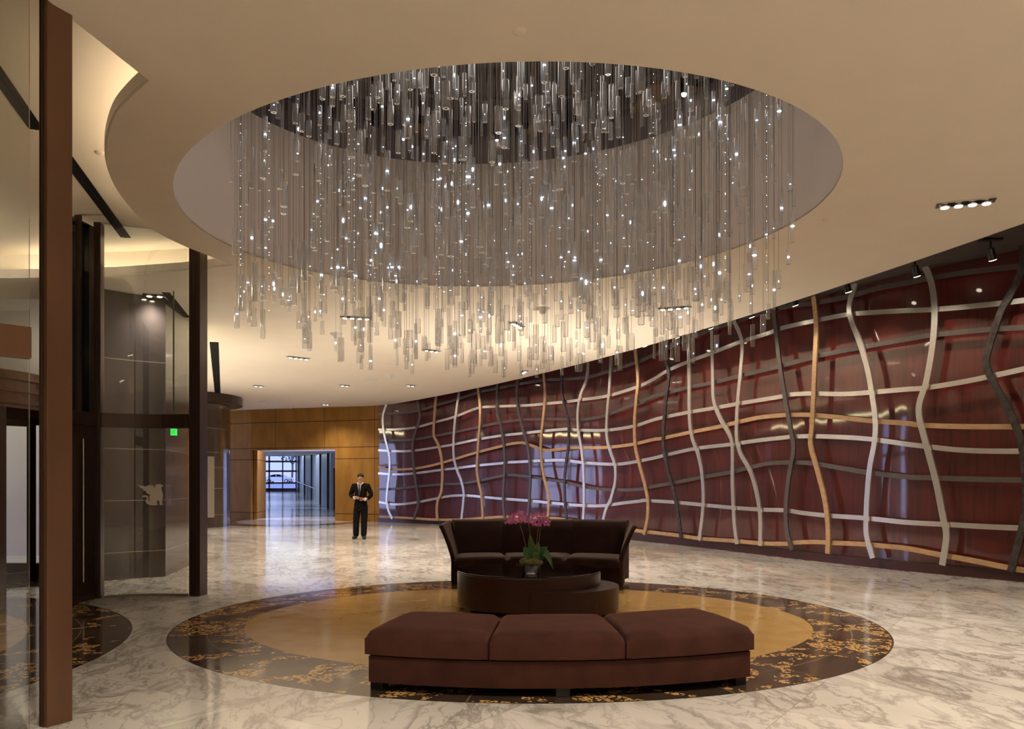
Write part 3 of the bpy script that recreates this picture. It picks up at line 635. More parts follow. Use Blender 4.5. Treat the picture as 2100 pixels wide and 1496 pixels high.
# small fittings on the ceiling
def disc(name, label, cat, px, py, r, z=H1, mat='frosted', prof=None):
    p = pl(px, py, z); bm = B(); rg = lathe(bm, prof or [(r, 0), (r, -.012), (r*.85, -.02), (r*.3, -.022)], (0, 0, 0), 28); bm.faces.new(rg[-1][::-1])
    o = obj(name, bm, mat, None, True, label=label, category=cat); o.location = p; return o
disc('smoke_detector', 'round cream detector cover on the ceiling above the opening', 'detector', 1065, 62, .045, mat='plaster')
disc('ceiling_speaker', 'flat round ceiling speaker left of the lowest hanging rods', 'speaker', 760, 779, .22)
disc('ceiling_speaker', 'flat round ceiling speaker near the dark round stone wall', 'speaker', 545, 824, .24)
disc('sprinkler', 'small cream ring on the ceiling right of the round opening', 'sprinkler', 1695, 450, .045, mat='plaster')
disc('sprinkler', 'small cream ring on the raised ceiling beside the bronze mullion', 'sprinkler', 207, 313, .05, z=H2, mat='plaster')
for px, py, where in ((1113, 632, 'behind the middle rods'), (690, 684, 'behind the left rods'), (800, 770, 'below the left rods'), (595, 833, 'above the passage')):
    disc('sprinkler', 'small white dome sprinkler on the ceiling '+where, 'sprinkler', px, py, .1, mat='white_plastic', prof=[(.13, 0), (.12, -.02), (.06, -.05), (.05, -.09), (.015, -.11)])
def slot(name, a, b_, z, wd, label):
    p, q = pl(*a, z), pl(*b_, z); m = (p+q)/2; dd = q-p; bm = B(); box(bm, (0, 0, -.002), (dd.length, wd, .008)); box(bm, (0, 0, -.008), (dd.length, .01, .006))
    o = obj(name, bm, 'black_paint', None, False, label=label, category='air vent', group='slot air vents in the ceiling'); o.location = m; o.rotation_euler = (0, 0, math.atan2(dd.y, dd.x))
slot('slot_vent', (120, 300), (258, 487), H2, .13, 'long black slot vent in the raised ceiling beside the bronze mullion')
slot('slot_vent', (340, 600), (382, 651), H1, .12, 'black slot vent seen through the curved glass screen')
slot('slot_vent', (439, 702), (447, 816), H1, .18, 'black slot vent pointing at the round stone wall')
slot('slot_vent', (-20, 130), (75, 265), H2, .13, 'black slot vent seen through the glass at the left edge')

# ---------------------------------------------------------------- glass entrance screens
def mull(name, c, s, rz, mat='bronze', z1=H2, label='', cat='post'):
    t = thing(name, label, cat, (c[0], c[1], 0), rz)
    bm = B(); box(bm, (0, 0, z1/2), (s[0], s[1], z1), 0, .004); obj('post', bm, mat, t)
    bm = B()
    for x in (-.28, .05): box(bm, (x*s[0], -s[1]/2-.002, z1/2), (s[0]*.10, .008, z1))
    obj('groove', bm, 'bronze_dark', t)
    return t
pA = Vector((-2.84, 5.25)); dA = Vector((.07, .15)).normalized(); nA = Vector((-dA.y, dA.x))
cA = pA+dA*.085+nA*.035
mull('bronze_mullion', cA, (.075, .175), math.atan2(dA.y, dA.x)-PI/2, label='tall bronze mullion in the left foreground', cat='mullion')
cC = Vector((-4.17, 11.42)); mull('bronze_mullion', cC, (.155, .2), -.15, 'bronze_dark', label='dark bronze mullion at the right end of the curved glass screen', cat='mullion')
cB = Vector((-5.36, 11.15)); mull('bronze_mullion', cB, (.085, .14), .1, 'bronze_dark', label='dark bronze mullion between the tall door and the curved glass', cat='mullion')
# foreground screen: glass with one cross rail
g = thing('glass_screen', 'glass screen with a bronze cross rail at the left edge of the view', 'glass screen', (-2.9, 5.2, 0))
dG = Vector((-.82, -1)).normalized(); Lg = 3.0
bm = B(); mid = dG*(Lg/2+.02); r_ = math.atan2(dG.y, dG.x)
box(bm, (mid.x, mid.y, H2/2), (Lg, .012, H2), r_); obj('glass_pane', bm, 'pane', g)
bm = B(); box(bm, (mid.x, mid.y, 2.34), (Lg, .07, .19), r_, .004); obj('cross_rail', bm, 'bronze', g)
# curved screen between the two far mullions
g = thing('glass_screen', 'curved glass screen with a frosted winged emblem and dark cross rail', 'glass screen', (-4.8, 11.2, 0))
arcp = []
for i in range(13):
    t = i/12; arcp.append((-5.295+(1.01)*t+4.8, 11.12+.2*t+.13*math.sin(PI*t)-11.2))
bm = B(); wallstrip(bm, arcp, .02, H2, .012); obj('glass_pane', bm, 'pane', g, True)
bm = B(); wallstrip(bm, [(x, y-.03) for x, y in arcp], 2.215, 2.40, .07); obj('cross_rail', bm, 'bronze_dark', g)
bm = B(); wallstrip(bm, [(x, y-.02) for x, y in arcp], 0, .03, .05); obj('threshold', bm, 'grey_panel', g)
E1 = [(478, 595), (505, 598), (540, 606), (565, 597), (592, 599), (602, 618), (612, 592), (640, 589), (660, 597), (664, 607), (650, 610), (656, 640), (663, 670), (657, 700), (655, 722), (664, 734), (640, 737), (636, 706), (626, 700), (618, 718), (628, 734), (600, 739), (572, 736), (550, 726), (541, 708), (549, 698), (558, 708), (566, 712), (570, 700), (566, 680), (575, 666), (545, 650), (552, 642), (520, 632), (528, 626), (498, 612), (506, 608)]
E2 = [(549, 698), (552, 686), (542, 678), (528, 682), (517, 678), (518, 672), (532, 667), (550, 670), (560, 684), (558, 708)]
Yg = 11.27
def emb(pts):
    o = []
    for x, y in pts:
        q = atY(140+x/3.4, 820+y/3.4, Yg); o.append((q.x+4.8, q.z))
    return o
bm = B()
for E_ in (E1, E2):
    pts = emb(E_); v3 = [[Vector((x, z, 0)) for x, z in pts]]; tr = tessellate_polygon(v3)
    a = [bm.verts.new((x, Yg-11.2-.012, z)) for x, z in pts]; b_ = [bm.verts.new((x, Yg-11.2-.008, z)) for x, z in pts]
    for q in tr: bm.faces.new([a[k] for k in q]); bm.faces.new([b_[k] for k in reversed(q)])
    for k in range(len(pts)): bm.faces.new((a[k], a[(k+1) % len(pts)], b_[(k+1) % len(pts)], b_[k]))
bmesh.ops.recalc_face_normals(bm, faces=bm.faces)
obj('emblem', bm, 'frosted', g, label='frosted winged griffin emblem on the glass')
# tall dark door left of the curved glass
t = thing('entrance_door', 'tall dark bronze door with a long pull handle behind the foreground mullion', 'door', (-5.44, 10.75, 0), math.atan2(.5, .06))
bm = B(); box(bm, (-.1, 0, 1.12), (.98, .05, 2.22)); obj('door_leaf', bm, 'bronze_dark', t)
bm = B(); box(bm, (-.1, 0, 2.31), (.98, .09, .17)); box(bm, (-.1, 0, .04), (1.0, .08, .08)); box(bm, (.02, 0, 3.6), (.05, .07, 2.5)); obj('frame', bm, 'bronze_dark', t)
bm = B(); box(bm, (-.1, 0, 3.6), (.98, .015, 2.4)); obj('transom_glass', bm, 'pane_dim', t)
bm = B(); cyl(bm, (.02, -.07, .25), (.02, -.07, 2.05), .013, seg=10)
for z in (.35, 1.95): cyl(bm, (.02, -.07, z), (.02, -.01, z), .009, seg=8)
obj('handle', bm, 'chrome', t, True)
# revolving door beyond the foreground glass
t = thing('revolving_door', 'revolving door with a banded bronze drum behind the foreground glass', 'revolving door', (-8.35, 11.9, 0))
bm = B(); rg = lathe(bm, [(1.75, 2.5), (1.75, 3.0), (1.6, 3.02)], (0, 0, 0), 56); bm.faces.new(rg[-1])
for z in (2.58, 2.74, 2.9): lathe(bm, [(1.76, z-.03), (1.80, z-.025), (1.80, z+.025), (1.76, z+.03)], (0, 0, 0), 56)
obj('canopy', bm, 'bronze', t)
for i, a_ in enumerate((-160, -132, -104, -76, -48, -20, 20, 60, 100, 140)):
    a_ = math.radians(a_); bm = B(); box(bm, (1.72*math.cos(a_), 1.72*math.sin(a_), 1.25), (.09, .1, 2.5), a_); obj('post', bm, 'bronze_dark', t)
for q in (0, 1):
    c0 = math.radians(-160+q*84); bm = B(); wallstrip(bm, [(1.71*math.cos(c0+math.radians(k*7)), 1.71*math.sin(c0+math.radians(k*7))) for k in range(9)], .02, 2.5, .012); obj('curved_glass', bm, 'pane', t, True)
bm = B(); box(bm, (0, 0, 1.25), (3.2, .05, 2.4), .9); bmesh.ops.delete(bm, geom=list(bm.verts), context='VERTS')
for z in (.08, 2.4): box(bm, (0, 0, z), (3.2, .05, .1), .9); box(bm, (0, 0, z), (3.2, .05, .1), .9+PI/2)
cyl(bm, (0, 0, 0), (0, 0, 2.5), .05, seg=12); obj('door_wings', bm, 'bronze_dark', t)
bm = B(); 
for a_ in (.9, .9+PI/2): cyl(bm, (1.2*math.cos(a_)+.06, -1.2*math.sin(a_)*-1-.06, .7), (1.2*math.cos(a_)+.06, 1.2*math.sin(a_)-.06, 1.9), .02, seg=8)
cyl(bm, (.27, -1.95, .3), (.27, -1.95, 2.25), .028, seg=12); obj('push_bar', bm, 'chrome', t, True)

# exit signs
def exit_sign(loc, rz, w_, h_, label, ztop):
    t = thing('exit_sign', label, 'exit sign', loc, rz)
    bm = B(); box(bm, (0, 0, 0), (w_, .05, h_), 0, .004); obj('housing', bm, 'sign_body', t)
    bm = B(); box(bm, (0, -.027, 0), (w_*.94, .004, h_*.88)); obj('lit_face', bm, 'exit_green', t)
    cu = bpy.data.curves.new('letters', 'FONT'); cu.body = 'EXIT'; cu.size = h_*.85; cu.align_x = 'CENTER'; cu.align_y = 'CENTER'; cu.extrude = .001
    o = bpy.data.objects.new('letters', cu); COL.objects.link(o)
    dg = bpy.context.evaluated_depsgraph_get(); me = bpy.data.meshes.new_from_object(o.evaluated_get(dg)); bpy.data.objects.remove(o)
    o = obj('letters', me, 'exit_letters', t); o.location = (0, -.031, 0); o.rotation_euler = (PI/2, 0, 0); o.scale = (w_/(h_*2.6), 1, 1)
    bm = B(); cyl(bm, (0, 0, h_/2), (0, 0, ztop-loc[2]), .012, seg=8); obj('stem', bm, 'sign_body', t)
p = atY(356, 887, 13.2); exit_sign(tuple(p), .5, .10, .115, 'small green lit exit sign seen through the curved glass', H1)
p = atY(594, 931, 62); exit_sign(tuple(p), 0, .40, .19, 'green lit exit sign hanging in the passage beyond the wood wall', 3.5)
# wall plate by the man
p = atY(728, 965, 33.3); bm = B(); box(bm, (0, 0, 0), (.10, .03, .16), 0, .006); o = obj('wall_plate', bm, 'white_plastic', label='small white plate on the wood wall above the standing man', category='wall plate'); o.location = (p.x, 33.29, p.z); o.rotation_euler = (0, 0, -.33)
# handrail in the passage
t = thing('handrail', 'slim metal handrail along the ramp in the passage', 'handrail', (-15, 63, 0))
a = Vector((-13.3, 57.9, 1.1)); b_ = Vector((-19.3, 77, 1.58)); bm = B(); cyl(bm, a-Vector((15, 63, 0))*Vector((-1, 1, 0)), b_-Vector((-15, 63, 0)), .03, seg=8)
bmesh.ops.delete(bm, geom=list(bm.verts), context='VERTS'); O_ = Vector((-15, 63, 0)); cyl(bm, a-O_, b_-O_, .035, seg=8); obj('rail', bm, 'chrome', t)
for k in (0, .33, .66, 1):
    q = a.lerp(b_, k)-O_; bm = B(); cyl(bm, (q.x, q.y, q.z), (q.x, q.y, q.z-.92), .025, seg=6); obj('rail_post', bm, 'chrome', t)

# ---------------------------------------------------------------- chandelier of hanging glass rods
CC = (0.0, 9.45)
rods = []
tries = 0
def bottom(x, y):
    r = math.hypot(x, y)/2.95; return 2.72+.28*r*r
while len(rods) < 1250 and tries < 14000:
    tries += 1
    a_ = random.uniform(0, 2*PI); r = 2.95*math.sqrt(random.random()); x, y = r*math.cos(a_), r*math.sin(a_)
    if any((x-q[0])**2+(y-q[1])**2 < .075**2 for q in rods): continue
    z0 = bottom(x, y)
    u = random.random(); z = z0+(6.15-z0)*(u**1.15)
    rods.append((x, y, z, random.choice((.17, .21, .26, .31, .38)), random.choice((.017, .021, .026, .031)), random.random()))
def project(x, y, z): return (CX+F*x/y, HZ-F*(z-EYE)/y)
def seen(r):
    X, Y_, z = r[0]+CC[0], r[1]+CC[1], r[2]
    # blocked by the near ceiling rim?
    px, py = project(X, Y_, z); t = pl(px, py, H1) if py < HZ else None
    ok = True
    if z > H1 and t is not None:
        dx, dy = t.x-HCt[0], t.y-HCt[1]; ok = (dx*dx+dy*dy)**.5 < 3.35
    return ok
rods.sort(key=lambda r: -(r[3]/(r[1]+CC[1]) if seen(r) else 0))
ch = thing('chandelier', 'huge chandelier of clear glass rods on fine wires hanging through the round ceiling opening', 'chandelier', (CC[0], CC[1], 6.74))
bm = B(); lathe_ = lathe(bm, [(3.0, -.0), (3.0, -.03), (.01, -.03)], (0, 0, 0), 48); obj('canopy', bm, 'black_wood', ch)
def rod_mesh(bm, x, y, z, h, r, seg):
    # an open tube with a rounded rim
    lathe(bm, [(r*.45, h), (r*.9, h), (r, h-.006), (r, .006), (r*.9, 0), (r*.45, 0)] + ([(r*.5, .004), (r*.5, h-.004)] if seg > 8 else []), (x, y, z), seg)
WT = -.03
restr, restw, restl = B(), B(), B()
for i, (x, y, z, h, r, u) in enumerate(rods):
    zz = z-6.74
    if i < 100:
        bm = B(); rod_mesh(bm, x, y, zz, h, r, 12); ro = obj('glass_rod', bm, 'rod_glass', ch, True)
        bm = B(); cyl(bm, (x, y, zz+h), (x, y, WT), .0018, seg=4, caps=False); obj('wire', bm, 'wire', ro)
        if u < .34: bm = B(); ball(bm, (x, y, zz+h*.5), .010, (1.5, 1.5, .7), 8, 6); obj('glint_bead', bm, 'glint_glow', ro)  # glowing ball stands in for light refracted in the rod
    else:
        rod_mesh(restr, x, y, zz, h, r, 8)
        cyl(restw, (x, y, zz+h), (x, y, WT), .0018, seg=3, caps=False)
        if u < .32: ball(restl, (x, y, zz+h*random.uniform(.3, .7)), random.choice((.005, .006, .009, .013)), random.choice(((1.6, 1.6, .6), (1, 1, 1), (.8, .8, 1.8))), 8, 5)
# strings of small beads
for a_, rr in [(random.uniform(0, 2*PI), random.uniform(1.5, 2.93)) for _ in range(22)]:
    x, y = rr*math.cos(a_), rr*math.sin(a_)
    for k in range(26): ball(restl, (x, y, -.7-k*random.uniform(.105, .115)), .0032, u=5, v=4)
obj('glass_rod', restr, 'rod_glass', ch, True, kind='stuff'); obj('wire', restw, 'wire', ch, False, kind='stuff'); obj('glint_bead', restl, 'glint_glow', ch, False, kind='stuff')
p = pl(1403, 184, 6.66); bm = B(); cyl(bm, (0, 0, .05), (0, 0, -.06), .05, .06, 14); t = thing('spotlight', 'bright little spotlight beside the amber panel inside the ceiling opening', 'spotlight', (p.x, p.y, 6.66)); o = obj('lamp_head', bm, 'black_wood', t, True)
bm = B(); ball(bm, (0, 0, -.06), .035); obj('bulb', bm, 'lamp_hot', t)
p = pl(1019, 283, 6.66); bm = B(); cyl(bm, (0, 0, .05), (0, 0, -.03), .03, .03, 14); t = thing('spotlight', 'tiny bright spotlight in the middle of the ceiling opening', 'spotlight', (p.x, p.y, 6.66)); o = obj('lamp_head', bm, 'black_wood', t, True)
bm = B(); ball(bm, (0, 0, -.03), .022); obj('bulb', bm, 'lamp_hot', t)

# ---------------------------------------------------------------- bench, sofa, table (all bent round the inlay's centre)
def pol(r, deg, sgn):                              # sgn -1 near side, +1 far side
    a_ = math.radians(deg); return (r*math.sin(a_), sgn*r*math.cos(a_))
def cushion(r0, r1, aL, aR, z0, z1, sgn, rad=.07, crown=.03, n=20, m=12, pinch=.008):
    """aL/aR: functions of r giving the end angles; a soft box with rounded edges"""
    bm = B()
    def sd(u):  # spacing that packs points near the ends
        return .5-.5*math.cos(PI*u)
    top, bot = [], []
    for i in range(n+1):
        u = sd(i/n); rt, rb = [], []
        for j in range(m+1):
            v_ = sd(j/m); r = r0+(r1-r0)*v_; a_ = aL(r)+(aR(r)-aL(r))*u
            x, y = pol(r, a_, sgn)
            arc_ = math.radians(aR(r)-aL(r))*r
            dx = min(u, 1-u)*arc_; dy = min(v_, 1-v_)*(r1-r0)
            def rd(dv): return 0 if dv >= rad else rad-math.sqrt(max(0, rad*rad-(rad-dv)**2))
            drop = max(rd(dx), rd(dy)); 
            if dx < rad and dy < rad: drop = rad-math.sqrt(max(0, rad*rad-(rad-dx)**2-(rad-dy)**2))
            drop = min(drop, rad)
            cr = crown*(math.sin(PI*u)**.6)*(math.sin(PI*v_)**.6)
            rt.append(bm.verts.new((x, y, z1-drop*.85+cr))); rb.append(bm.verts.new((x, y, z0+min(drop, .02))))
        top.append(rt); bot.append(rb)
    for i in range(n):
        for j in range(m):
            bm.faces.new((top[i][j], top[i+1][j], top[i+1][j+1], top[i][j+1])); bm.faces.new((bot[i][j+1], bot[i+1][j+1], bot[i+1][j], bot[i][j]))
    def side(A, C):
        # bulge the side a little with an extra row
        for k in range(len(A)-1): bm.faces.new((A[k], A[k+1], C[k+1], C[k]))
    side([t_[0] for t_ in top], [t_[0] for t_ in bot]); side([t_[-1] for t_ in top][::-1], [t_[-1] for t_ in bot][::-1])
    side(top[0][::-1], bot[0][::-1]); side(top[-1], bot[-1])
    bmesh.ops.recalc_face_normals(bm, faces=bm.faces)
    return bm
def lin(r, r0, a0, r1, a1): return a0+(a1-a0)*(r-r0)/(r1-r0)
bench = thing('bench', 'long curved brown velvet bench with three cushions in the foreground', 'bench', (OC[0], OC[1], 0))
R0, R1 = 2.60, 3.60
eL = lambda r: lin(r, R0, -23.0, R1, -19.9); eR = lambda r: lin(r, R0, 32.3, R1, 26.6)
d1 = lambda r: lin(r, R0, -5.7, R1, -5.3); d2 = lambda r: lin(r, R0, 12.3, R1, 10.0)
g_ = .12
for k, (l_, r_) in enumerate(((eL, d1), (d1, d2), (d2, eR))):
    gl = (lambda r, f=l_: f(r)+(g_ if f is not eL else 0)); gr = (lambda r, f=r_: f(r)-(g_ if f is not eR else 0))
    bm = cushion(R0, R1, gl, gr, .25, .435, -1, .06, .032); obj('cushion', bm, 'velvet', bench, True)
bm = cushion(R0+.02, R1-.03, lambda r: eL(r)+.35, lambda r: eR(r)-.35, .055, .262, -1, .012, 0, 30, 8); obj('base', bm, 'velvet', bench)
for a_, r in ((-19.0, R1-.12), (3.0, R1-.10), (25.6, R1-.12), (-21.5, R0+.12), (3, R0+.12), (30.5, R0+.12)):
    x, y = pol(r, a_, -1); bm = B(); box(bm, (x, y, .03), (.10, .10, .06), math.radians(-a_)*-1, .006); obj('leg', bm, 'black_wood', bench)

sofa = thing('sofa', 'curved dark brown velvet sofa with flared arms facing the table', 'sofa', (OC[0], OC[1], 0))
q0, q1 = 2.66, 3.42
sL = lambda r: lin(r, q0, -21.6, q1, -17.0); sR = lambda r: lin(r, q0, 29.6, q1, 25.0)
s1 = lambda r: -5.0+0*r; s2 = lambda r: 12.2+0*r
for l_, r_ in ((sL, s1), (s1, s2), (s2, sR)):
    gl = (lambda r, f=l_: f(r)+(.1 if f is not sL else 0)); gr = (lambda r, f=r_: f(r)-(.1 if f is not sR else 0))
    bm = cushion(q0, q1, gl, gr, .30, .445, 1, .06, .02); obj('seat_cushion', bm, 'velvet_dark', sofa, True)
bm = cushion(q0+.05, 3.75, lambda r: sL(r)+.2, lambda r: sR(r)-.2, .05, .31, 1, .012, 0, 24, 8); obj('base', bm, 'velvet_dark', sofa)
def backpanel(a0, a1, n=12):
    bm = B(); L_ = []
    prof = [(3.40, .30), (3.46, .50), (3.54, .72), (3.61, .90), (3.66, .935), (3.74, .935), (3.76, .90), (3.76, .06), (3.5, .06)]
    for i in range(n+1):
        a_ = a0+(a1-a0)*i/n; ed = min(i, n-i)/n
        L_.append([bm.verts.new((*pol(r-(0.0 if ed > 0 else -.012), a_, 1), z)) for r, z in prof])
    for A, C in zip(L_, L_[1:]):
        for k in range(len(prof)): bm.faces.new((A[k], A[(k+1) % len(prof)], C[(k+1) % len(prof)], C[k]))
    bm.faces.new(L_[0][::-1]); bm.faces.new(L_[-1]); bmesh.ops.recalc_face_normals(bm, faces=bm.faces); return bm
for a0, a1 in ((-16.8, -5.1), (-4.9, 12.1), (12.3, 25.0)): obj('back_cushion', backpanel(a0, a1), 'velvet_dark', sofa, True)
def arm(sg, a_base):
    # a flared panel: leans outwards with height, its front edge sweeps back as it rises
    bm = B(); G = []
    nz, nr = 10, 8
    for i in range(nz+1):
        z = .05+(.90-.05)*i/nz; up = max(0, (z-.40)/.5); row = []
        rf = 2.70+.24*up**1.3; flare = .19*up**1.3; 
        for j in range(nr+1):
            r = rf+(3.74-rf)*j/nr; fl = flare*(1-.2*j/nr)
            x, y = pol(r, lin(r, q0, a_base, 3.74, a_base-sg*6.5), 1)
            row.append((x+sg*(fl-.02), y, z))
        G.append(row)
    th = .07
    def th_(i): return th*(1.0 if i < nz else .5)
    inn = [[bm.verts.new((p[0]-sg*.0, p[1], p[2]+(.03*j/nr if i == nz else 0))) for j, p in enumerate(row)] for i, row in enumerate(G)]
    out = [[bm.verts.new((p[0]+sg*th, p[1]+.01, p[2]-(.02 if i == nz else 0)+(.03*j/nr if i == nz else 0))) for j, p in enumerate(row)] for i, row in enumerate(G)]
    for i in range(nz):
        for j in range(nr):
            bm.faces.new((inn[i][j], inn[i][j+1], inn[i+1][j+1], inn[i+1][j])); bm.faces.new((out[i][j+1], out[i][j], out[i+1][j], out[i+1][j+1]))
        bm.faces.new((inn[i][0], inn[i+1][0], out[i+1][0], out[i][0])); bm.faces.new((inn[i][nr], out[i][nr], out[i+1][nr], inn[i+1][nr]))
    for j in range(nr):
        bm.faces.new((inn[nz][j], inn[nz][j+1], out[nz][j+1], out[nz][j])); bm.faces.new((inn[0][j+1], inn[0][j], out[0][j], out[0][j+1]))
    bmesh.ops.recalc_face_normals(bm, faces=bm.faces)
    o = obj('arm', bm, 'velvet_dark', sofa, True); md = o.modifiers.new('soft', 'BEVEL'); md.width = .03; md.segments = 3; md.limit_method = 'ANGLE'
arm(-1, -21.4); arm(1, 29.4)
for a_, r in ((-20.5, 2.8), (28.5, 2.8), (-14.4, 3.6), (22.4, 3.6)):
    x, y = pol(r, a_, 1); bm = B(); box(bm, (x, y, .03), (.09, .09, .06), 0, .005); obj('leg', bm, 'black_wood', sofa)

tb = thing('coffee_table', 'round dark wood drum coffee table with glass top and lower side tier', 'coffee table', (.20, 10.23, 0))
bm = B(); rg = lathe(bm, [(.70, 0), (.70, .06), (.84, .06), (.85, .07), (.85, .44), (.84, .448)], (0, 0, 0), 72); bm.faces.new(rg[-1]); bm.faces.new(rg[0][::-1]); o = obj('drum', bm, 'wenge', tb, True)
m_ = o.modifiers.new('e', 'EDGE_SPLIT'); m_.split_angle = .5
bm = B(); rg = lathe(bm, [(.01, .450), (.838, .450), (.845, .453), (.845, .459), (.838, .462)], (0, 0, 0), 72); bm.faces.new(rg[-1]); obj('glass_top', bm, 'table_glass', tb)
cx_, cy_, R_ = .25, -.13, .80
bm = B(); ptl = [(0.005, 0)]+[(cx_+R_*math.sin(t), cy_-R_*math.cos(t)) for t in [math.asin((0.005-cx_)/R_)+i*(PI*.98-math.asin((0.005-cx_)/R_))/40 for i in range(41)]]
prism(bm, ptl, .025, .30); obj('lower_tier', bm, 'wenge', tb)

# orchid on the table
ox, oy, oz = .22, 9.86, .463
orc = thing('potted_orchid', 'purple orchid with mossy base in a low glass pot on the table', 'orchid', (ox, oy, oz))
bm = B(); rg = lathe(bm, [(.100, 0), (.110, .004), (.112, .11), (.104, .11), (.102, .012)], (0, 0, 0), 40); bm.faces.new(rg[0][::-1]); bm.faces.new(rg[-1]); obj('pot', bm, 'pot_glass', orc, True)
bm = B(); rg = lathe(bm, [(.098, .014), (.099, .085)], (0, 0, 0), 40); bm.faces.new(rg[-1]); bm.faces.new(rg[0][::-1]); obj('pebbles', bm, 'pebble', orc)
bm = B()
for x, y, z, r in ((-.075, -.03, .125, .062), (-.02, -.06, .115, .055), (.045, -.05, .12, .065), (.085, .01, .12, .05), (-.06, .05, .12, .055), (.02, .05, .125, .06), (0, 0, .12, .07)):
    ball(bm, (x, y, z), r, (1, 1, .8), 16, 10)
for v_ in bm.verts: v_.co += Vector((random.uniform(-1, 1), random.uniform(-1, 1), random.uniform(-1, 1)))*.005
obj('moss', bm, 'moss', orc, True)
def leaf(base, tip, wd, bend, tw=0, mt='leaf'):
    base, tip = Vector(base), Vector(tip); d_ = tip-base; side = d_.cross(Vector((0, -1, .15))).normalized() if abs(d_.normalized().y) < .9 else Vector((1, 0, 0))
    side.rotate(Matrix.Rotation(tw, 3, d_.normalized())); nn = side.cross(d_).normalized(); bm = B(); R = []
    for i in range(11):
        t = i/10; c = base+d_*t+Vector((0, 0, 1))*bend*math.sin(PI*t); w_ = wd*1.2*math.sin(PI*min(1, .12+t*.88)**.85)**.8*.5+.001
        R.append([bm.verts.new(c-side*w_+nn*.012), bm.verts.new(c), bm.verts.new(c+side*w_+nn*.012)])
    for a_, b2 in zip(R, R[1:]):
        for k in (0, 1): bm.faces.new((a_[k], a_[k+1], b2[k+1], b2[k]))
    bmesh.ops.solidify(bm, geom=list(bm.faces), thickness=.003); obj('leaf', bm, mt, orc, True)
leaf((.02, -.02, .14), (-.09, -.03, .30), .12, .0, .3); leaf((.03, 0, .15), (-.02, .03, .44), .075, .0, .2); leaf((.04, -.02, .14), (.085, -.05, .36), .07, .02, 0, 'leaf_pale')
leaf((.05, -.02, .14), (.035, -.09, .27), .06, .03, .5, 'leaf_pale'); leaf((.06, 0, .15), (.19, .02, .30), .085, .02, -.3); leaf((.07, -.02, .14), (.23, -.06, .19), .06, .05, .3)
leaf((.08, -.04, .15), (.25, -.10, .045), .075, .13, -.2); leaf((0, .02, .14), (-.05, .05, .27), .1, .02)
def P3(px, py): q = atY(px, py, oy); return Vector((q.x-ox, 0, q.z-oz))
stems = [((-.035, 0, .14), P3(1071, 1092), P3(1062, 1066), (-.12, -.02)), ((.005, .02, .14), P3(1087, 1092), P3(1083, 1070), (-.02, .03)), ((.03, 0, .14), P3(1103, 1090), P3(1107, 1072), (.05, -.01)), ((.05, .02, .14), P3(1108, 1088), P3(1112, 1066), (.1, .03))]
for b0, m0, t0, _ in stems:
    bm = B(); tube(bm, crspline([b0, Vector(b0).lerp(m0, .5)+Vector((.006, 0, 0)), m0, t0], 5), .0045, 6, .003); obj('stem', bm, 'stem', orc, True)
def flower(c, s, rot):
    bm = B(); M = Matrix.Rotation(rot[0], 3, 'Z') @ Matrix.Rotation(rot[1], 3, 'X')
    for k, (ang, ln_, wd_) in enumerate(((90, 1, .75), (210, 1, .6), (330, 1, .6), (0, 1.05, 1.0), (180, 1.05, 1.0))):
        a_ = math.radians(ang); u = Vector((math.cos(a_), 0, math.sin(a_))); w_ = Vector((-u.z, 0, u.x)); pts = []
        prof = [(0, .05), (.35, .8), (.7, 1.0), (.95, .6), (1.05, 0)]
        L_ = [bm.verts.new(c+M @ ((u*t_*ln_-w_*x_*.36*wd_+Vector((0, -.18*t_*t_+.06, 0)))*s)) for t_, x_ in prof]; R_2 = [bm.verts.new(c+M @ ((u*t_*ln_+w_*x_*.36*wd_+Vector((0, -.18*t_*t_+.06, 0)))*s)) for t_, x_ in prof]
        for q in range(4): bm.faces.new((L_[q], L_[q+1], R_2[q+1], R_2[q]))
    bmesh.ops.solidify(bm, geom=list(bm.faces), thickness=.0015)
    f_ = obj('flower', bm, 'petal', orc, True); bm = B(); ball(bm, c+M @ Vector((0, -.12*s, -.1*s)), s*.2, (1, .8, 1.2), 8, 6); obj('flower_lip', bm, 'petal_core', f_, True)
random.seed(11)
blobs = [(1044, 1068), (1041, 1072), (1050, 1060), (1056, 1066), (1060, 1056), (1066, 1053), (1068, 1062), (1064, 1070), (1054, 1072), (1072, 1058), (1074, 1068), (1080, 1071), (1078, 1062), (1089, 1060), (1092, 1070), (1097, 1058), (1102, 1066), (1105, 1056), (1110, 1062), (1104, 1076), (1112, 1072), (1117, 1062), (1119, 1070), (1122, 1077), (1098, 1075), (1086, 1066), (1115, 1055), (1047, 1065), (1071, 1050), (1123, 1070)]
for px, py in blobs:
    c = P3(px, py); c.y = random.uniform(-.09, .09); flower(c, random.uniform(.034, .044), (random.uniform(-.8, .8), random.uniform(-.5, .5)))

# ---------------------------------------------------------------- the man in the dark suit
MX, MY = -4.0, 22.7
man = thing('person', 'standing man in a dark suit and tie looking down at his hands', 'person', (MX, MY, 0), -.06)
def skinned(name, joints, edges, mat, parent, root=0, lvl=2):
    me = bpy.data.meshes.new(name); me.from_pydata([j[0] for j in joints], edges, []); me.materials.append(MATS[mat])
    o = bpy.data.objects.new(name, me); COL.objects.link(o); o.parent = parent
    sk = o.modifiers.new('skin', 'SKIN'); sk.use_smooth_shade = True; o.modifiers.new('sub', 'SUBSURF').levels = lvl; o.modifiers['sub'].render_levels = lvl
    for sv, j in zip(me.skin_vertices[0].data, joints):
        r = j[1]; sv.radius = r if isinstance(r, tuple) else (r, r)
    me.skin_vertices[0].data[root].use_root = True
    return o
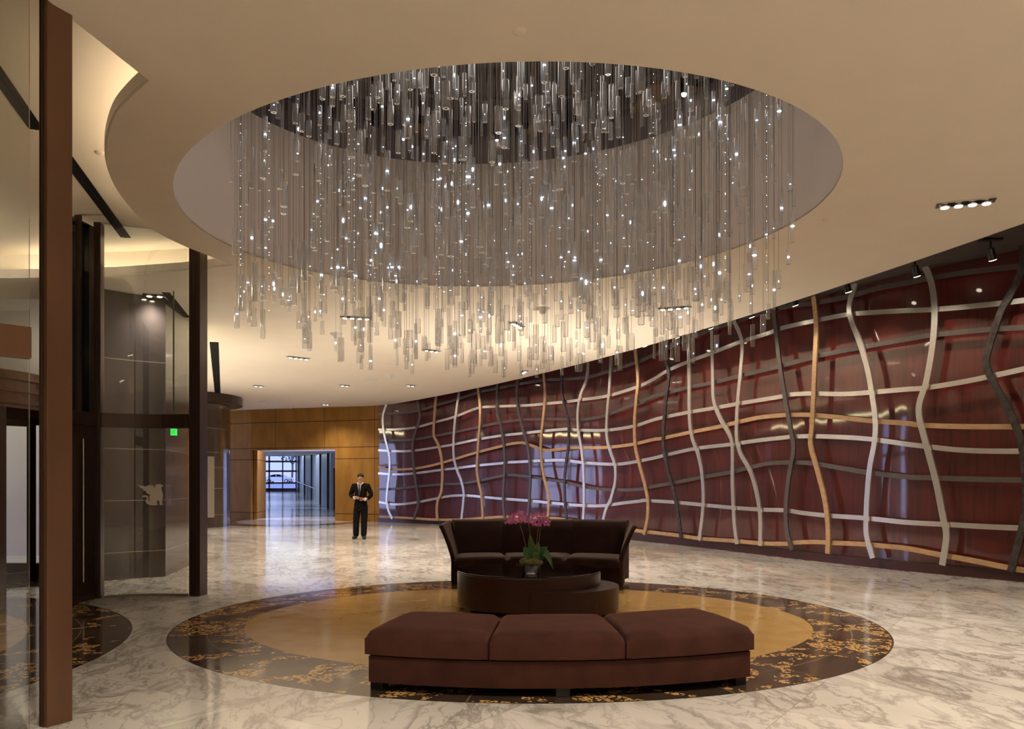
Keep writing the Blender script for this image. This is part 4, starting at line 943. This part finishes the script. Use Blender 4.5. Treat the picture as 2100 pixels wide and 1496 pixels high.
# body (x to the viewer's right, -y towards the camera)
J = [((0, .02, .94), (.09, .07)), ((0, .02, 1.12), (.10, .08)), ((0, .02, 1.32), (.11, .08)), ((0, .03, 1.41), (.06, .055)), ((0, 0, 1.50), (.055, .055)), ((0, -.035, 1.58), (.07, .08)), ((0, -.04, 1.67), (.072, .09)),
     ((-.18, .03, 1.38), .04), ((-.27, .06, 1.17), .045), ((-.14, -.13, 1.10), .034), ((-.075, -.18, 1.095), .028),
     ((.18, .03, 1.38), .04), ((.27, .05, 1.16), .045), ((.17, -.12, 1.06), .034), ((.10, -.18, 1.055), .028),
     ((-.10, .02, .88), .09), ((-.115, .0, .50), .06), ((-.13, .03, .10), .042), ((-.135, -.05, .045), .035),
     ((.10, .02, .88), .09), ((.095, 0, .50), .06), ((.07, .03, .10), .042), ((.10, -.05, .045), .035)]
Ed = [(0, 1), (1, 2), (2, 3), (3, 4), (4, 5), (5, 6), (3, 7), (7, 8), (8, 9), (9, 10), (3, 11), (11, 12), (12, 13), (13, 14), (0, 15), (15, 16), (16, 17), (17, 18), (0, 19), (19, 20), (20, 21), (21, 22)]
# fingers, each its own short chain rooted in the palm
for sg, wi in ((1, 10), (-1, 14)):
    w0 = Vector(J[wi][0]); k0 = len(J)
    for f_ in range(4):
        zf = w0.z+.025-.017*f_; b0 = (w0.x+sg*.035, w0.y-.005, zf)
        J += [(b0, .010), ((w0.x+sg*(.065+.004*(f_ in (1, 2))), w0.y-.012, zf-.003), .009), ((w0.x+sg*.082, w0.y+.012, zf-.006), .008)]; k = len(J)
        Ed += [(wi, k-3), (k-3, k-2), (k-2, k-1)]
    J += [((w0.x+sg*.02, w0.y-.02, w0.z+.035), .011), ((w0.x+sg*.045, w0.y-.03, w0.z+.045), .010)]; k = len(J); Ed += [(wi, k-2), (k-2, k-1)]
skinned('body', J, Ed, 'skin', man)
def loft(name, rings, mat, cap=True, seg=20, smooth=True):
    bm = B(); R = []
    for (cx2, cy2, z, rx, ry, *e) in rings:
        R.append([bm.verts.new((cx2+rx*math.cos(2*PI*k/seg), cy2+ry*math.sin(2*PI*k/seg), z+(e[0]*math.sin(2*PI*k/seg) if e else 0))) for k in range(seg)])
    for a_, b2 in zip(R, R[1:]):
        for k in range(seg): bm.faces.new((a_[k], a_[(k+1) % seg], b2[(k+1) % seg], b2[k]))
    if cap: bm.faces.new(R[0][::-1]); bm.faces.new(R[-1])
    bmesh.ops.recalc_face_normals(bm, faces=bm.faces)
    return obj(name, bm, mat, man, smooth)
# jacket body with shoulders, sleeves grown along the arm bones
jk = skinned('jacket', [((0, .02, .73), (.20, .14)), ((0, .02, .93), (.20, .145)), ((0, .02, 1.12), (.175, .13)), ((0, .02, 1.30), (.20, .135)), ((0, .03, 1.415), (.13, .10)), ((0, .03, 1.47), (.075, .07)),
                        ((-.185, .03, 1.405), (.075, .085)), ((-.285, .06, 1.16), (.066, .066)), ((-.145, -.12, 1.10), (.05, .05)),
                        ((.185, .03, 1.405), (.075, .085)), ((.29, .05, 1.15), (.066, .066)), ((.175, -.11, 1.06), (.05, .05))],
             [(0, 1), (1, 2), (2, 3), (3, 4), (4, 5), (4, 6), (6, 7), (7, 8), (4, 9), (9, 10), (10, 11)], 'suit', man, 2)
skinned('trousers', [((0, .02, .93), (.155, .125)), ((-.095, .02, .80), (.105, .11)), ((-.12, .0, .48), (.085, .09)), ((-.13, .03, .045), (.075, .085)), ((.095, .02, .80), (.105, .11)), ((.095, 0, .48), (.085, .09)), ((.075, .03, .045), (.075, .085))],
        [(0, 1), (1, 2), (2, 3), (0, 4), (4, 5), (5, 6)], 'suit', man)
for x, dx in ((-.13, -.02), (.075, .055)):
    bm = B(); 
    M_ = Matrix.Translation((x+dx*.6, -.05, .045)) @ Matrix.Rotation(dx*6, 4, 'Z') @ Matrix.Diagonal((.056, .15, .07, 1)); bmesh.ops.create_uvsphere(bm, u_segments=16, v_segments=10, radius=1, matrix=M_)
    for v_ in bm.verts:
        v_.co.z = max(.002, v_.co.z)
        if v_.co.y > 0: v_.co.z += .02
    obj('shoe', bm, 'shoe', man, True)
# shirt front, collar, tie
bm = B(); pts = [(-.055, -.125, 1.455), (.055, -.125, 1.455), (.012, -.155, 1.20), (-.012, -.155, 1.20)]
a_ = [bm.verts.new(p) for p in pts]; bm.faces.new(a_); bmesh.ops.solidify(bm, geom=list(bm.faces), thickness=.012)
for s_ in (-1, 1): cyl(bm, (s_*.075, -.03, 1.49), (s_*.02, -.13, 1.43), .018, .012, 8)
obj('shirt', bm, 'shirt', man)
bm = B(); a_ = [bm.verts.new(p) for p in [(-.018, -.15, 1.445), (.018, -.15, 1.445), (.012, -.158, 1.40), (.03, -.17, 1.20), (0, -.172, 1.13), (-.03, -.17, 1.20), (-.012, -.158, 1.40)]]; bm.faces.new(a_); bmesh.ops.solidify(bm, geom=list(bm.faces), thickness=.008); obj('tie', bm, 'tie', man)
for w0 in ((-.115, -.148, 1.098), (.145, -.145, 1.058)):
    s_ = 1 if w0[0] < 0 else -1; bm = B(); cyl(bm, (w0[0]-s_*.02, w0[1]+.018, w0[2]), (w0[0]+s_*.012, w0[1]-.01, w0[2]), .044, .042, 14); obj('cuff', bm, 'shirt', man, True)
bm = B(); ball(bm, (0, .005, 1.672), .088, (1.0, 1.12, .86), 20, 14)
for v_ in bm.verts:
    if v_.co.y < -.06 and v_.co.z < 1.66: v_.co.y += .05
    v_.co += Vector((math.sin(v_.co.z*160), math.cos(v_.co.x*140), math.sin(v_.co.x*150)))*.003
obj('hair', bm, 'hair', man, True)
bm = B(); ball(bm, (0, -.128, 1.60), .014, (.8, 1.2, 1.6), 10, 8); 
for s_ in (-1, 1): ball(bm, (s_*.083, -.03, 1.60), .016, (.5, .9, 1.6), 10, 8)
o = obj('nose_and_ears', bm, 'skin', man, True)
bm = B()
for s_ in (-1, 1): ball(bm, (s_*.03, -.118, 1.628), .009, (1.3, .5, .6), 8, 6)
obj('eye', bm, 'hair', man, True)
bm = B(); ball(bm, (0, -.122, 1.562), .02, (1.1, .35, .25), 10, 6); obj('mouth', bm, 'booklet', man, True)
bk = thing('booklet', 'small dark red booklet held in the hands of the standing man', 'booklet', (MX+.035, MY-.205, 1.095), -.06)
bm = B(); box(bm, (0, 0, 0), (.085, .10, .012), 0, .002); obj('cover', bm, 'booklet', bk); bm = B(); box(bm, (0, 0, .004), (.078, .092, .010)); obj('pages', bm, 'shirt', bk)

# ---------------------------------------------------------------- outdoors beyond the passage
bm = B(); v = [bm.verts.new(p) for p in ((-120, 80.6, .70), (40, 80.6, .70), (60, 130, 1.40), (-160, 130, 1.40), (-300, 420, 1.45), (200, 420, 1.45))]
bm.faces.new((v[0], v[1], v[2], v[3])); bm.faces.new((v[3], v[2], v[5], v[4])); struct('ground_outside', bm, 'pavement')
bm = B(); box(bm, (-42, 122, 1.32), (16, 5, .14)); bmesh.ops.transform(bm, matrix=Matrix.Identity(4), verts=bm.verts); struct('ground_lawn', bm, 'lawn')
car = thing('car', 'silver car parked outside beyond the end of the passage', 'car', (-39.3, 145, 1.42))
bm = B(); prof = [(-2.35, .35), (-2.38, .75), (-2.25, 1.0), (-1.7, 1.06), (-1.15, 1.38), (-.5, 1.50), (.4, 1.46), (1.15, 1.04), (2.0, .92), (2.38, .70), (2.40, .35), (1.95, .30), (1.75, .62), (1.35, .68), (1.0, .55), (.9, .28), (-1.0, .28), (-1.1, .55), (-1.45, .68), (-1.8, .60), (-1.95, .30)]
a_ = [bm.verts.new((x, -.85, z)) for x, z in prof]; b2 = [bm.verts.new((x, .85, z)) for x, z in prof]
bmesh.ops.contextual_create(bm, geom=a_); bmesh.ops.contextual_create(bm, geom=b2)
for k in range(len(prof)): bm.faces.new((a_[k], a_[(k+1) % len(prof)], b2[(k+1) % len(prof)], b2[k]))
bmesh.ops.recalc_face_normals(bm, faces=bm.faces); obj('body', bm, 'car_paint', car)
for pts in ([(-1.5, 1.03), (-1.05, 1.32), (-.35, 1.43), (-.32, 1.03)], [(-.24, 1.03), (-.26, 1.43), (.32, 1.40), (.92, 1.04)]):
    bm = B(); a_ = [bm.verts.new((x, -.86, z)) for x, z in pts]; bm.faces.new(a_); bmesh.ops.solidify(bm, geom=list(bm.faces), thickness=.02); obj('side_window', bm, 'car_glass', car)
for x in (-1.45, 1.4):
    for y in (-.8, .8):
        bm = B(); cyl(bm, (x, y-.1, .32), (x, y+.1, .32), .33, seg=20); wq = obj('wheel', bm, 'tyre', car); bm = B(); cyl(bm, (x, y-.12, .32), (x, y+.12, .32), .2, seg=12); obj('hub_cap', bm, 'chrome', wq)
random.seed(5)
for i, (x, y, h, cr, lab) in enumerate(((-47.5, 152, 9, 2.6, 'hazy tree outside, behind the rear of the silver car'), (-41, 160, 10, 3.0, 'hazy tree outside, above the roof of the silver car'), (-36.5, 150, 8.5, 2.4, 'hazy tree outside, in front of the bonnet of the silver car'), (-52, 170, 11, 3.5, 'hazy tree outside at the left edge of the end window'))):
    t = thing('tree', lab, 'tree', (x, y, 1.42), 0, 'trees outside the end window')
    bm = B(); tube(bm, [(0, 0, 0), (.15, 0, h*.3), (-.1, 0, h*.6)], .22, 8, .12); tube(bm, [(0, 0, h*.3), (1, .2, h*.5)], .12, 6, .05); tube(bm, [(0, 0, h*.35), (-1, .2, h*.55)], .12, 6, .05); obj('trunk', bm, 'bark', t)
    bm = B()
    for k in range(420):
        v_ = Vector((random.gauss(0, 1), random.gauss(0, 1), random.gauss(0, .7))).normalized()*cr*random.random()**.45
        c = Vector((0, 0, h*.62))+Vector((v_.x, v_.y, v_.z*.8)); e1 = Vector((random.uniform(-1, 1), random.uniform(-1, 1), random.uniform(-1, 1))).normalized()*.22; e2 = e1.orthogonal().normalized()*.14
        bm.faces.new([bm.verts.new(c+q) for q in (e1, e2, -e1, -e2)])
    obj('crown', bm, 'foliage', t)
